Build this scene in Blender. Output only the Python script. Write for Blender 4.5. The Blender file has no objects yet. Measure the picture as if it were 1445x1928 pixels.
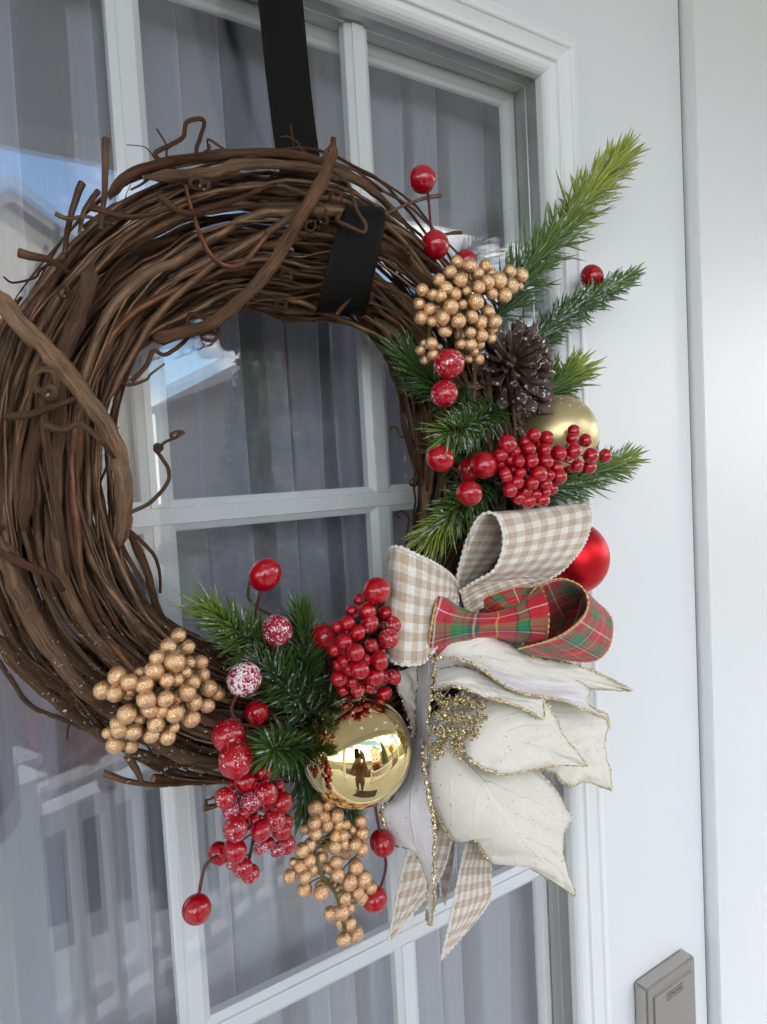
import bpy, bmesh, math, random
import numpy as np
from mathutils import Vector, Matrix, Quaternion, noise
random.seed(7); rng = np.random.RandomState(11)
R = math.radians
scene = bpy.context.scene
col = scene.collection

# ------------------------------------------------------------------ camera
F = 1332.0                                   # focal length in pixels of the 1445 x 1928 frame
YAW, PIT, ROL = 0.58841, -0.05795, -0.05404
CAM = Vector((-0.14407, -0.49502, 0.02355))
fw = Vector((math.sin(YAW)*math.cos(PIT), math.cos(YAW)*math.cos(PIT), math.sin(PIT)))
r0 = Vector((math.cos(YAW), -math.sin(YAW), 0)); u0 = r0.cross(fw)
rt = math.cos(ROL)*r0 + math.sin(ROL)*u0; up = -math.sin(ROL)*r0 + math.cos(ROL)*u0
cd = bpy.data.cameras.new('camera'); cam = bpy.data.objects.new('camera', cd); col.objects.link(cam)
cd.sensor_fit = 'VERTICAL'; cd.sensor_height = 24.0; cd.lens = 24.0*F/1928.0
cd.clip_start = 0.01; cd.clip_end = 500
cam.matrix_world = Matrix(((rt.x, up.x, -fw.x, CAM.x), (rt.y, up.y, -fw.y, CAM.y), (rt.z, up.z, -fw.z, CAM.z), (0, 0, 0, 1)))
scene.camera = cam

# ------------------------------------------------------------------ sky, sun, exposure
SUN_EL, SUN_AZ = R(38), R(25)                # the sun stands behind the house: the door is in its shade
w = bpy.data.worlds.new('World'); scene.world = w; w.use_nodes = True
nt = w.node_tree; nt.nodes.clear()
def wn(t, **k):
    n = nt.nodes.new(t)
    for a, b in k.items(): setattr(n, a, b)
    return n
sky = wn('ShaderNodeTexSky', sky_type='NISHITA', sun_disc=False, sun_elevation=SUN_EL, sun_rotation=SUN_AZ, ozone_density=3.0, dust_density=.3)
tc = wn('ShaderNodeTexCoord'); mp = wn('ShaderNodeMapping'); mp.inputs['Scale'].default_value = (1, 1, 2.2); mp.inputs['Location'].default_value = (3.64, 3.49, .95)
nz = wn('ShaderNodeTexNoise'); nz.inputs['Scale'].default_value = 2.6; nz.inputs['Detail'].default_value = 7; nz.inputs['Roughness'].default_value = .58
rp = wn('ShaderNodeValToRGB'); rp.color_ramp.elements[0].position = .45; rp.color_ramp.elements[1].position = .57
mx = wn('ShaderNodeMix', data_type='RGBA'); mx.inputs['B'].default_value = (9.9, 9.45, 8.95, 1)
bgn = wn('ShaderNodeBackground'); bgn.inputs['Strength'].default_value = .12; out = wn('ShaderNodeOutputWorld')
L = nt.links.new
L(tc.outputs['Generated'], mp.inputs['Vector']); L(mp.outputs[0], nz.inputs['Vector']); L(nz.outputs['Fac'], rp.inputs[0])
L(rp.outputs[0], mx.inputs['Factor']); L(sky.outputs[0], mx.inputs['A']); L(mx.outputs['Result'], bgn.inputs[0]); L(bgn.outputs[0], out.inputs[0])
sd = bpy.data.lights.new('sun', 'SUN'); sd.energy = 2.6; sd.angle = R(.5); sd.color = (1, .95, .87)
so = bpy.data.objects.new('sun', sd); col.objects.link(so)
sdir = Vector((math.sin(SUN_AZ)*math.cos(SUN_EL), math.cos(SUN_AZ)*math.cos(SUN_EL), math.sin(SUN_EL)))
so.rotation_euler = sdir.to_track_quat('Z', 'Y').to_euler()
vs = scene.view_settings
vs.view_transform = 'Standard'; vs.look = 'None'; vs.gamma = 1; vs.exposure = 2.15; vs.use_curve_mapping = False
cy = scene.cycles
cy.use_denoising = True; cy.use_adaptive_sampling = True; cy.adaptive_threshold = .02; cy.max_bounces = 6; cy.transparent_max_bounces = 24; cy.glossy_bounces = 4; cy.diffuse_bounces = 3
cy.sample_clamp_indirect = 8; cy.caustics_reflective = False; cy.caustics_refractive = False

# ------------------------------------------------------------------ helpers
def ray(px, py): return fw + (px-722.5)/F*rt - (py-964.0)/F*up
def at(px, py, d):
    "the point d metres in front of the plane of the window grilles that a sight line meets"
    v = ray(px, py); t = (-d-CAM.y)/v.y
    return CAM + v*t
def rw(rpx, p): return rpx*(p-CAM).dot(fw)/F
WL = {}
def obj(name, me, material=None, parent=None, loc=(0, 0, 0), rot=None, scale=None, kind=None, label=None):
    o = bpy.data.objects.new(name, me); col.objects.link(o)
    if material is not None and me is not None and not me.materials: me.materials.append(material)
    loc = Vector(loc); WL[o.name] = loc
    if parent is not None:
        o.parent = parent; o.location = loc - WL[parent.name]
    else: o.location = loc
    if rot is not None: o.rotation_mode = 'QUATERNION'; o.rotation_quaternion = rot
    if scale is not None: o.scale = scale
    if kind: o['kind'] = kind
    if label: o['label'] = label
    return o
def tag(o, label, cat, group=None, kind=None):
    o['label'] = label; o['category'] = cat
    if group: o['group'] = group
    if kind: o['kind'] = kind
    return o
def thing(name, label, cat, loc, group=None):
    o = obj(name, None, loc=loc); o.empty_display_size = .02
    return tag(o, label, cat, group)
def struct(name, me, m, parent=None):
    o = obj(name, me, m, parent)
    if parent is None: o['kind'] = 'structure'
    return o
def mesh(name, v, f, smooth=True, uv=None, mats=None, col_attr=None):
    me = bpy.data.meshes.new(name); me.from_pydata([tuple(a) for a in v], [], f); me.update()
    if smooth: me.polygons.foreach_set('use_smooth', [True]*len(me.polygons))
    if uv is not None:
        l = me.uv_layers.new(name='UVMap'); idx = np.zeros(len(me.loops), dtype=np.int32); me.loops.foreach_get('vertex_index', idx)
        l.data.foreach_set('uv', np.asarray(uv, dtype=np.float32)[idx].ravel())
    if col_attr is not None:
        a = me.attributes.new('tint', 'FLOAT', 'POINT'); a.data.foreach_set('value', np.asarray(col_attr, dtype=np.float32))
    if mats is not None:
        for m in mats[0]: me.materials.append(m)
        me.polygons.foreach_set('material_index', mats[1])
    return me
def box_vf(a, b):
    v = [(x, y, z) for x in (a[0], b[0]) for y in (a[1], b[1]) for z in (a[2], b[2])]
    return v, [(0, 1, 3, 2), (4, 6, 7, 5), (0, 4, 5, 1), (2, 3, 7, 6), (0, 2, 6, 4), (1, 5, 7, 3)]
def boxes(name, lst, bev=0):
    v, f = [], []
    for a, b in lst:
        n = len(v); bv, bf = box_vf(a, b); v += bv; f += [tuple(i+n for i in q) for q in bf]
    me = mesh(name, v, f, False)
    bm = bmesh.new(); bm.from_mesh(me); bmesh.ops.recalc_face_normals(bm, faces=bm.faces)
    if bev: bmesh.ops.bevel(bm, geom=list(bm.edges), offset=bev, segments=2, affect='EDGES')
    bm.to_mesh(me); bm.free(); return me
def cr(pts, n):
    "Catmull-Rom through the points, n samples"
    P = np.array([list(p) for p in pts], float)
    if len(P) == 2: t = np.linspace(0, 1, n)[:, None]; return P[0]*(1-t)+P[1]*t
    Q = np.vstack([2*P[0]-P[1], P, 2*P[-1]-P[-2]]); m = len(P)-1; o = []
    for s in np.linspace(0, m-1e-9, n):
        i = int(s); t = s-i; a, b, c, d = Q[i:i+4]
        o.append(.5*((2*b)+(-a+c)*t+(2*a-5*b+4*c-d)*t*t+(-a+3*b-3*c+d)*t**3))
    return np.array(o)
def tube_vf(P, rad, sides=8, v0=0.0):
    P = np.asarray(P, float); n = len(P); rad = np.broadcast_to(np.asarray(rad, float), (n,)) if np.ndim(rad) < 2 else np.asarray(rad)
    T = np.gradient(P, axis=0); T /= np.linalg.norm(T, axis=1)[:, None]+1e-12
    a = np.array([0, 0, 1.]) if abs(T[0][2]) < .9 else np.array([1., 0, 0])
    N = np.cross(T[0], a); N /= np.linalg.norm(N); V, UV, Fc = [], [], []
    Ls = np.concatenate([[0], np.cumsum(np.linalg.norm(np.diff(P, axis=0), axis=1))])
    for i in range(n):
        N = N-T[i]*N.dot(T[i]); N /= np.linalg.norm(N)+1e-12; B = np.cross(T[i], N)
        for k in range(sides):
            an = 2*math.pi*k/sides; rr = rad[i] if np.ndim(rad) < 2 else rad[i][k]
            V.append(P[i]+(N*math.cos(an)+B*math.sin(an))*rr); UV.append((abs(2*k/sides-1), Ls[i]+v0))
    for i in range(n-1):
        for k in range(sides):
            k2 = (k+1) % sides
            Fc.append((i*sides+k, i*sides+k2, (i+1)*sides+k2, (i+1)*sides+k))
    body = len(Fc)
    Fc.append(tuple(range(sides))[::-1]); Fc.append(tuple((n-1)*sides+k for k in range(sides)))
    return V, Fc, UV, body
def tube(name, P, rad, sides=8, mats=None):
    V, Fc, UV, b = tube_vf(P, rad, sides)
    return mesh(name, V, Fc, True, UV, (mats, [0]*b+[1, 1]) if mats else None)
def merge(parts):
    V, Fc, UV = [], [], []
    for v, f, u in parts:
        n = len(V); V += list(v); UV += list(u); Fc += [tuple(i+n for i in q) for q in f]
    return V, Fc, UV
def sphere(name, seg=28, rings=18, sx=1.0, dim=0.0):
    V, Fc, UV = [], [], []
    for j in range(rings+1):
        th = math.pi*j/rings; k = 1-dim*math.exp(-(th/.28)**2)
        for i in range(seg):
            ph = 2*math.pi*i/seg
            V.append((math.sin(th)*math.cos(ph)*k, math.sin(th)*math.sin(ph)*k, math.cos(th)*k*sx)); UV.append((i/seg, j/rings))
    for j in range(rings):
        for i in range(seg):
            i2 = (i+1) % seg
            Fc.append((j*seg+i, (j+1)*seg+i, (j+1)*seg+i2, j*seg+i2))
    me = mesh(name, V, Fc, True, UV)
    bm = bmesh.new(); bm.from_mesh(me); bmesh.ops.remove_doubles(bm, verts=bm.verts, dist=1e-5); bm.to_mesh(me); bm.free()
    return me

# ------------------------------------------------------------------ materials
class M:
    def __init__(s, name, **k):
        s.m = bpy.data.materials.new(name); s.m.use_nodes = True; s.nt = s.m.node_tree
        s.b = s.nt.nodes['Principled BSDF']; s.o = s.nt.nodes['Material Output']; s.set(**k)
    def set(s, **k):
        names = dict(color='Base Color', rough='Roughness', metal='Metallic', coat='Coat Weight', coatr='Coat Roughness', spec='Specular IOR Level', alpha='Alpha', sss='Subsurface Weight', sheen='Sheen Weight', ior='IOR', trans='Transmission Weight', aniso='Anisotropic')
        for a, b in k.items():
            i = s.b.inputs[names[a]]
            if isinstance(b, bpy.types.NodeSocket): s.nt.links.new(b, i)
            else: i.default_value = (*b, 1) if isinstance(b, (tuple, list)) and len(b) == 3 else b
        return s
    def n(s, t, ins=None, **k):
        x = s.nt.nodes.new('ShaderNode'+t)
        for a, b in k.items(): setattr(x, a, b)
        for a, b in (ins or {}).items():
            if isinstance(b, bpy.types.NodeSocket): s.nt.links.new(b, x.inputs[a])
            else: x.inputs[a].default_value = (*b, 1) if isinstance(b, tuple) and len(b) == 3 and x.inputs[a].type == 'RGBA' else b
        return x
    def math(s, op, a, b=0.0, c=0.0, clamp=False):
        return s.n('Math', {0: a, 1: b, 2: c}, operation=op, use_clamp=clamp).outputs[0]
    def mix(s, f, a, b, mode='MIX'):
        return s.n('Mix', {'Factor': f, 'A': a, 'B': b}, data_type='RGBA', blend_type=mode).outputs['Result']
    def ramp(s, f, stops, interp='LINEAR'):
        x = s.n('ValToRGB', {'Fac': f}); e = x.color_ramp; e.interpolation = interp
        while len(e.elements) > 1: e.elements.remove(e.elements[-1])
        for i, (p, c) in enumerate(stops):
            c = (c, c, c, 1) if not isinstance(c, (tuple, list)) else (*c, 1)
            if i == 0: e.elements[0].position = p; e.elements[0].color = c
            else: q = e.elements.new(p); q.color = c
        return x.outputs['Color']
    def noise(s, vec, scale, detail=3, rough=.55, out='Fac'):
        return s.n('TexNoise', {'Vector': vec, 'Scale': scale, 'Detail': detail, 'Roughness': rough}).outputs[out]
    def objco(s): return s.n('TexCoord').outputs['Object']
    def pos(s): return s.n('NewGeometry').outputs['Position']
    def uv(s): return s.n('TexCoord').outputs['UV']
    def rnd(s): return s.n('ObjectInfo').outputs['Random']
    def vmath(s, op, a, b=(0, 0, 0)): return s.n('VectorMath', {0: a, 1: b}, operation=op).outputs[0]
    def sep(s, v): x = s.n('SeparateXYZ', {0: v}); return x.outputs
    def bump(s, h, strength=.3, dist=.001):
        b = s.n('Bump', {'Height': h, 'Strength': strength, 'Distance': dist}); s.nt.links.new(b.outputs[0], s.b.inputs['Normal']); return b

def paint(name, c, rough=.32, var=.03, bumpk=.06):
    m = M(name, rough=rough); p = m.pos()
    n1 = m.noise(p, 5, 4); n2 = m.noise(p, 60, 3)
    f = m.math('MULTIPLY_ADD', n1, var*2, 1-var)
    m.set(color=m.mix(1.0, c+(1,) if len(c) == 3 else c, m.n('CombineColor', {0: f, 1: f, 2: f}).outputs[0], 'MULTIPLY'))
    m.set(rough=m.math('MULTIPLY_ADD', n2, .12, rough-.06))
    if bumpk: m.bump(m.noise(p, 240, 2), bumpk, .0008)
    return m.m
m_door = paint('door_paint', (.765, .775, .78), .32, .025, .03); m_trim = paint('trim_paint', (.83, .83, .83), .30, .012, .0)
m_frame = paint('frame_paint', (.75, .755, .755), .35)
m_grille = paint('grille_vinyl', (.84, .85, .87), .25, .015, .02)
m_spacer = M('spacer_aluminium', color=(.42, .43, .40), metal=.75, rough=.34).m
m_seal = M('weather_seal', color=(.12, .115, .105), rough=.75).m

def glass_mat():
    m = M('window_glass'); nt = m.nt; nt.nodes.remove(m.b)
    g = m.n('NewGeometry'); d = m.n('VectorMath', {0: g.outputs['Incoming'], 1: g.outputs['Normal']}, operation='DOT_PRODUCT').outputs['Value']
    c = m.math('SUBTRACT', 1.0, m.math('ABSOLUTE', d)); f = m.math('MULTIPLY_ADD', m.math('POWER', c, 5.0), .938, .062)
    t = m.n('BsdfTransparent', {'Color': (.985, .992, .99, 1)}); gl = m.n('BsdfGlossy', {'Roughness': 0.0, 'Color': (1, 1, 1, 1)})
    x = m.n('MixShader', {0: f, 1: t.outputs[0], 2: gl.outputs[0]}); nt.links.new(x.outputs[0], m.o.inputs[0]); return m.m
m_glass = glass_mat()

def curtain_mat():
    m = M('sheer_voile'); nt = m.nt; nt.nodes.remove(m.b)
    g = m.n('NewGeometry'); d = m.math('ABSOLUTE', m.n('VectorMath', {0: g.outputs['Incoming'], 1: g.outputs['Normal']}, operation='DOT_PRODUCT').outputs['Value'])
    u = m.sep(m.uv()); th = m.noise(m.n('CombineXYZ', {0: m.math('MULTIPLY', u[0], 1500.0), 1: m.math('MULTIPLY', u[1], 3.0)}).outputs[0], 1.0, 2)
    # threads of a thin cloth close up as it turns away from the eye
    e = m.math('DIVIDE', 1.0, m.math('MAXIMUM', d, .25)); a = m.math('SUBTRACT', 1.0, m.math('POWER', .66, e)); a = m.math('MULTIPLY_ADD', m.math('SUBTRACT', th, .5), .16, a, True)
    df = m.n('BsdfDiffuse', {'Color': (.85, .85, .97, 1)}); tl = m.n('BsdfTranslucent', {'Color': (.85, .85, .97, 1)})
    s = m.n('MixShader', {0: .35, 1: df.outputs[0], 2: tl.outputs[0]}); tr = m.n('BsdfTransparent')
    x = m.n('MixShader', {0: a, 1: tr.outputs[0], 2: s.outputs[0]}); nt.links.new(x.outputs[0], m.o.inputs[0]); return m.m
m_curtain = curtain_mat()

def bark_mat():
    m = M('vine_bark', rough=.9, spec=.12); u = m.sep(m.uv()); r = m.rnd()
    off = m.math('MULTIPLY', r, 37.0)
    v = m.n('CombineXYZ', {0: m.math('MULTIPLY', u[0], 2.2), 1: m.math('MULTIPLY_ADD', u[1], 28.0, off), 2: off}).outputs[0]
    n1 = m.noise(v, 1.6, 5, .65); v2 = m.n('CombineXYZ', {0: m.math('MULTIPLY', u[0], 14.0), 1: m.math('MULTIPLY_ADD', u[1], 40.0, off), 2: off}).outputs[0]
    n2 = m.noise(v2, 1.5, 4, .6)
    base = m.ramp(r, [(0, (.085, .050, .032)), (.15, (.15, .105, .070)), (.3, (.065, .040, .028)), (.45, (.175, .128, .088)), (.6, (.105, .052, .032)), (.75, (.13, .100, .075)), (.88, (.060, .036, .028)), (1, (.12, .065, .042))])
    k = m.math('MULTIPLY_ADD', n1, 2.3, -.1); k = m.math('MULTIPLY', k, m.math('MULTIPLY_ADD', n2, 2.6, -.25)); k = m.math('MAXIMUM', k, .12)
    base = m.mix(1.0, base, (1.5, 1.25, 1.08, 1), 'MULTIPLY')
    c = m.mix(1.0, base, m.n('CombineColor', {0: k, 1: k, 2: k}).outputs[0], 'MULTIPLY')
    # grey lichen-like patches and flecks of fake snow low on the ring
    pt = m.ramp(m.noise(v, .7, 4), [(.52, 0.0), (.68, 1.0)]); c = m.mix(m.math('MULTIPLY', pt, .35), c, (.16, .115, .080, 1))
    p = m.pos(); z = m.sep(p)[2]
    low = m.ramp(m.math('MULTIPLY_ADD', z, -8.0, -.1), [(.1, 0.0), (.7, 1.0)])
    fl = m.ramp(m.noise(p, 420, 2, .5), [(.665, 0.0), (.69, 1.0)]); sn = m.math('MULTIPLY', fl, low)
    c = m.mix(sn, c, (.85, .86, .88, 1)); m.set(color=c)
    m.bump(m.math('ADD', n2, m.math('MULTIPLY', n1, .6)), 1.0, .0026); return m.m
m_bark = bark_mat()
def plain(name, c, rough=.6, **k): return M(name, color=c, rough=rough, **k).m
def cutwood():
    m = M('cut_wood', rough=.75); n = m.noise(m.pos(), 300, 4)
    m.set(color=m.ramp(n, [(.3, (.22, .13, .06)), (.7, (.48, .33, .18))])); m.bump(n, .4, .001); return m.m
m_cut = cutwood()

def berry_red(name, frost, tone=(.52, .0005, .005)):
    m = M(name, rough=.35, coat=1.0, coatr=.03, spec=.08); m.b.inputs['Coat IOR'].default_value = 1.6; p = m.vmath('ADD', m.objco(), m.n('CombineXYZ', {0: m.math('MULTIPLY', m.rnd(), 40.0), 1: m.math('MULTIPLY', m.rnd(), 17.0)}).outputs[0])
    n = m.noise(p, 1.6, 3); c = m.mix(n, (*tone, 1), (tone[0]*.62, tone[1]*.5, tone[2]*1.3, 1))
    c = m.mix(m.math('MULTIPLY', m.rnd(), .35), c, (.36, .0, .02, 1))
    a = m.noise(p, 7.0, 4, .6); b = m.noise(p, 2.0, 2)
    th = .80-.12*frost
    s = m.ramp(m.math('MULTIPLY_ADD', b, .35, m.math('MULTIPLY', a, .82)), [(th-.015, 0.0), (th+.02, 1.0)])
    m.set(color=m.mix(m.math('MULTIPLY', s, .92), c, (.86, .80, .83, 1))); m.set(coat=m.math('MULTIPLY_ADD', s, -.9, 1.0), rough=m.math('MULTIPLY_ADD', s, .4, .35))
    m.bump(m.math('MULTIPLY_ADD', s, 1.0, m.math('MULTIPLY', n, .10)), .18, .08); return m.m
m_red = berry_red('red_lacquer', .30); m_red1 = berry_red('red_lacquer_flecked', .85); m_red2 = berry_red('red_lacquer_frosted', 1.25, (.42, .006, .03)); m_red0 = berry_red('red_lacquer_clean', .1); m_red3 = berry_red('red_lacquer_snowed', 1.72, (.42, .006, .03))
def gold_berry():
    m = M('gold_pearl', rough=.27, metal=.7, coat=.8, coatr=.06); p = m.vmath('ADD', m.objco(), m.n('CombineXYZ', {0: m.math('MULTIPLY', m.rnd(), 40.0)}).outputs[0])
    n = m.noise(p, 2.2, 5, .65); n2 = m.noise(p, 12, 3)
    c = m.ramp(n, [(.25, (.32, .12, .035)), (.42, (.66, .35, .15)), (.6, (.86, .52, .275)), (.8, (.98, .72, .44))])
    c = m.mix(m.math('MULTIPLY', m.rnd(), .4), c, (.72, .42, .24, 1))
    sp = m.ramp(n2, [(.66, 0.0), (.70, 1.0)]); c = m.mix(m.math('MULTIPLY', sp, .6), c, (.25, .12, .05, 1))
    fl = m.n('TexVoronoi', {'Vector': p, 'Scale': 9.0}); g = m.ramp(m.sep(fl.outputs['Color'])[0], [(.86, 0.0), (.88, 1.0)])
    c = m.mix(m.math('MULTIPLY', g, .7), c, (1, .86, .5, 1)); m.set(color=c, metal=m.math('MULTIPLY_ADD', g, .35, .62))
    m.bump(m.math('ADD', n, m.math('MULTIPLY', n2, .5)), .25, .06); return m.m
m_gold = gold_berry()
m_wire = plain('red_brown_wire', (.10, .018, .018), .45); m_olive = plain('olive_stem', (.13, .115, .035), .6); m_darkstem = plain('dark_stem', (.05, .032, .02), .8)

def glitter_mat():
    m = M('champagne_glitter', metal=1.0, rough=.22); p = m.pos(); v = m.n('TexVoronoi', {'Vector': p, 'Scale': 1300.0}).outputs['Color']
    g = m.n('NewGeometry').outputs['Normal']; n = m.vmath('NORMALIZE', m.vmath('ADD', g, m.vmath('MULTIPLY', m.vmath('SUBTRACT', v, (.5, .5, .5)), (1.7, 1.7, 1.7))))
    m.nt.links.new(n, m.b.inputs['Normal'])
    m.set(color=m.ramp(m.sep(v)[0], [(0, (.50, .38, .17)), (.5, (.86, .72, .42)), (1, (1.0, .95, .76))])); return m.m
m_glitter = glitter_mat()

def petal_mat(name, c1, c2):
    m = M(name, rough=.75, sheen=.25); u = m.sep(m.uv()); s = m.math('ABSOLUTE', m.math('SUBTRACT', u[0], .5)); s = m.math('MULTIPLY', s, 2.0)
    # veins: a midrib and side veins that sweep towards the tip
    wob = m.math('MULTIPLY', m.noise(m.pos(), 45, 2), .9)
    k = m.math('FRACT', m.math('SUBTRACT', m.math('MULTIPLY_ADD', u[1], 6.0, wob), m.math('MULTIPLY', m.math('POWER', s, 1.3), 2.1)))
    lat = m.ramp(m.math('ABSOLUTE', m.math('SUBTRACT', k, .5)), [(0.0, 1.0), (.06, 0.0)]); rib = m.ramp(s, [(0, 1.0), (.05, 0.0)])
    fade = m.ramp(s, [(.55, 1.0), (.95, 0.0)]); vein = m.math('MAXIMUM', m.math('MULTIPLY', lat, fade), rib)
    p = m.pos(); n = m.noise(p, 60, 5, .6); n2 = m.noise(p, 700, 2)
    c = m.mix(n, (*c1, 1), (*c2, 1)); c = m.mix(m.math('MULTIPLY', vein, .5), c, (.97, .95, .90, 1))
    # loose glitter, thicker near the rim and the tip
    rim = m.math('MAXIMUM', m.ramp(s, [(.55, 0.0), (1, 1.0)]), m.ramp(u[1], [(.78, 0.0), (1, 1.0)]))
    vo = m.n('TexVoronoi', {'Vector': p, 'Scale': 620.0}); cc = m.sep(vo.outputs['Color'])[0]
    gl = m.math('GREATER_THAN', m.math('MULTIPLY_ADD', rim, .14, cc), .985); gl = m.math('MULTIPLY', gl, m.math('LESS_THAN', vo.outputs['Distance'], .36))
    c = m.mix(gl, c, (.42, .31, .17, 1)); m.set(color=c, metal=m.math('MULTIPLY', gl, .9), rough=m.math('MULTIPLY_ADD', gl, -.45, .75))
    m.bump(m.math('ADD', m.math('MULTIPLY', vein, 1.3), m.math('ADD', m.math('MULTIPLY', n, .8), m.math('MULTIPLY', n2, .3))), .42, .0014)
    tl = m.n('BsdfTranslucent', {'Color': c}); x = m.n('MixShader', {0: .06, 1: m.b.outputs[0], 2: tl.outputs[0]}); m.nt.links.new(x.outputs[0], m.o.inputs[0]); return m.m
m_petal = petal_mat('cream_velvet', (.79, .74, .625), (.89, .855, .755)); m_petalb = petal_mat('lilac_white_underside', (.74, .70, .72), (.85, .82, .81))

def weave(m, u, n=900.0):
    return m.math('MULTIPLY', m.math('SINE', m.math('MULTIPLY', u[0], n)), m.math('SINE', m.math('MULTIPLY', u[1], n)))
def gingham():
    m = M('gingham_linen', rough=.85, sheen=.15); u = m.sep(m.uv())
    a = m.math('GREATER_THAN', m.math('FRACT', m.math('MULTIPLY_ADD', u[0], 6.0, .25)), .5); b = m.math('GREATER_THAN', m.math('FRACT', m.math('MULTIPLY', u[1], 6.0)), .5)
    t = m.math('MULTIPLY', m.math('ADD', a, b), .5)
    c = m.ramp(t, [(0, (.80, .775, .70)), (.3, (.66, .56, .45)), (.8, (.52, .395, .285))], 'CONSTANT')
    v = m.n('CombineXYZ', {0: m.math('MULTIPLY', u[0], 90.0), 1: m.math('MULTIPLY', u[1], 6.0)}).outputs[0]; v2 = m.n('CombineXYZ', {0: m.math('MULTIPLY', u[0], 6.0), 1: m.math('MULTIPLY', u[1], 90.0)}).outputs[0]
    th = m.math('ADD', m.noise(v, 1.0, 2), m.noise(v2, 1.0, 2)); k = m.math('MULTIPLY_ADD', th, .5, .5)
    k = m.math('MULTIPLY_ADD', weave(m, u, 520.0), .10, k)
    m.set(color=m.mix(1.0, c, m.n('CombineColor', {0: k, 1: k, 2: k}).outputs[0], 'MULTIPLY')); m.bump(m.math('MULTIPLY_ADD', weave(m, u, 520.0), .6, th), .35, .0005); return m.m
m_ging = gingham()
def tartan():
    m = M('tartan_cloth', rough=.7, sheen=.15); u = m.sep(m.uv())
    RD, GR, BK, YL, WH, NV, OL = (.50, .005, .016), (.005, .19, .06), (.012, .012, .014), (.62, .48, .10), (.72, .68, .66), (.02, .03, .12), (.12, .10, .03)
    st = [(0, RD), (.08, WH), (.10, RD), (.19, BK), (.205, RD), (.25, GR), (.36, BK), (.375, GR), (.42, NV), (.455, YL), (.475, NV), (.51, RD), (.66, YL), (.675, RD), (.82, BK), (.835, GR), (.92, BK), (.935, RD)]
    A = m.ramp(m.math('FRACT', m.math('MULTIPLY_ADD', u[0], 1.0, .06)), st, 'CONSTANT'); B = m.ramp(m.math('FRACT', m.math('MULTIPLY_ADD', u[1], 1.0, .3)), st, 'CONSTANT')
    tw = m.math('MULTIPLY_ADD', m.math('SINE', m.math('MULTIPLY', m.math('ADD', u[0], u[1]), 420.0)), .28, .5)
    c = m.mix(tw, A, B); m.set(color=c); m.bump(tw, .3, .0004); return m.m
m_tartan = tartan()
m_edge = plain('cream_stitching', (.78, .75, .68), .8); m_goldthread = M('gold_thread', color=(.60, .43, .16), metal=.7, rough=.42).m
def satin_black():
    m = M('black_ribbon', color=(.006, .0055, .005), rough=.6, spec=.10); u = m.sep(m.uv()); m.bump(m.math('SINE', m.math('MULTIPLY', u[1], 2400.0)), .12, .0003); return m.m
m_black = satin_black()

def needle_mat():
    m = M('pine_needle', rough=.42, spec=.45); t = m.n('Attribute', attribute_name='tint').outputs['Fac']; r = m.rnd(); p = m.pos()
    n = m.noise(p, 140, 2)
    t2 = m.math('MULTIPLY_ADD', m.math('SUBTRACT', n, .5), .35, t)
    c = m.ramp(t2, [(0, (.030, .066, .018)), (.35, (.060, .130, .028)), (.6, (.10, .19, .030)), (.85, (.24, .31, .04)), (1, (.36, .41, .06))])
    fr = m.math('MULTIPLY', m.n('Attribute', attribute_name='frost').outputs['Fac'], m.ramp(m.noise(p, 330, 2), [(.46, 0.0), (.56, 1.0)]))
    m.set(color=m.mix(fr, c, (.66, .72, .72, 1))); return m.m
m_needle = needle_mat()
def cone_mat():
    m = M('pine_cone_scale', rough=.55); p = m.objco(); u = m.sep(m.uv()); n = m.noise(m.pos(), 160, 5, .65)
    c = m.ramp(n, [(.25, (.018, .010, .007)), (.5, (.052, .030, .020)), (.75, (.12, .070, .046))]); c = m.mix(m.math('MULTIPLY', m.ramp(u[1], [(.7, 0.0), (1, 1.0)]), .5), c, (.17, .10, .065, 1))
    s = m.math('MULTIPLY', m.ramp(m.noise(m.pos(), 330, 3), [(.61, 0.0), (.645, 1.0)]), m.ramp(u[1], [(.25, 0.0), (.6, 1.0)]))
    m.set(color=m.mix(s, c, (.80, .80, .82, 1)), rough=m.math('MULTIPLY_ADD', s, .3, .5)); m.bump(n, .5, .002); return m.m
m_cone = cone_mat()
def bauble(name, c, rough, flake, aniso=0.0):
    m = M(name, metal=1.0 if rough < .2 else .82, rough=rough); p = m.objco(); n = m.noise(p, 10.0, 4, .6); b = m.noise(p, 2.0, 2)
    up_ = m.sep(p)[2]; s = m.ramp(m.math('MULTIPLY_ADD', b, .3, m.math('MULTIPLY', n, .85)), [(flake, 0.0), (flake+.02, 1.0)]); s = m.math('MULTIPLY', s, m.ramp(up_, [(.3, 0.0), (.6, 1.0)]))
    m.set(color=m.mix(s, (*c, 1), (.88, .87, .84, 1))); m.nt.links.new(m.math('MULTIPLY_ADD', s, -.9, m.b.inputs['Metallic'].default_value), m.b.inputs['Metallic'])
    m.set(rough=m.math('MULTIPLY_ADD', s, .4, rough)); return m.m
m_bshiny = bauble('mirror_gold', (.86, .68, .33), .025, .70); m_bmatte = bauble('satin_gold', (.68, .55, .29), .36, .69); m_bred = bauble('satin_red', (.60, .012, .020), .38, .95)
m_cap = plain('bauble_cap_metal', (.45, .36, .18), .35, metal=1.0)

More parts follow.
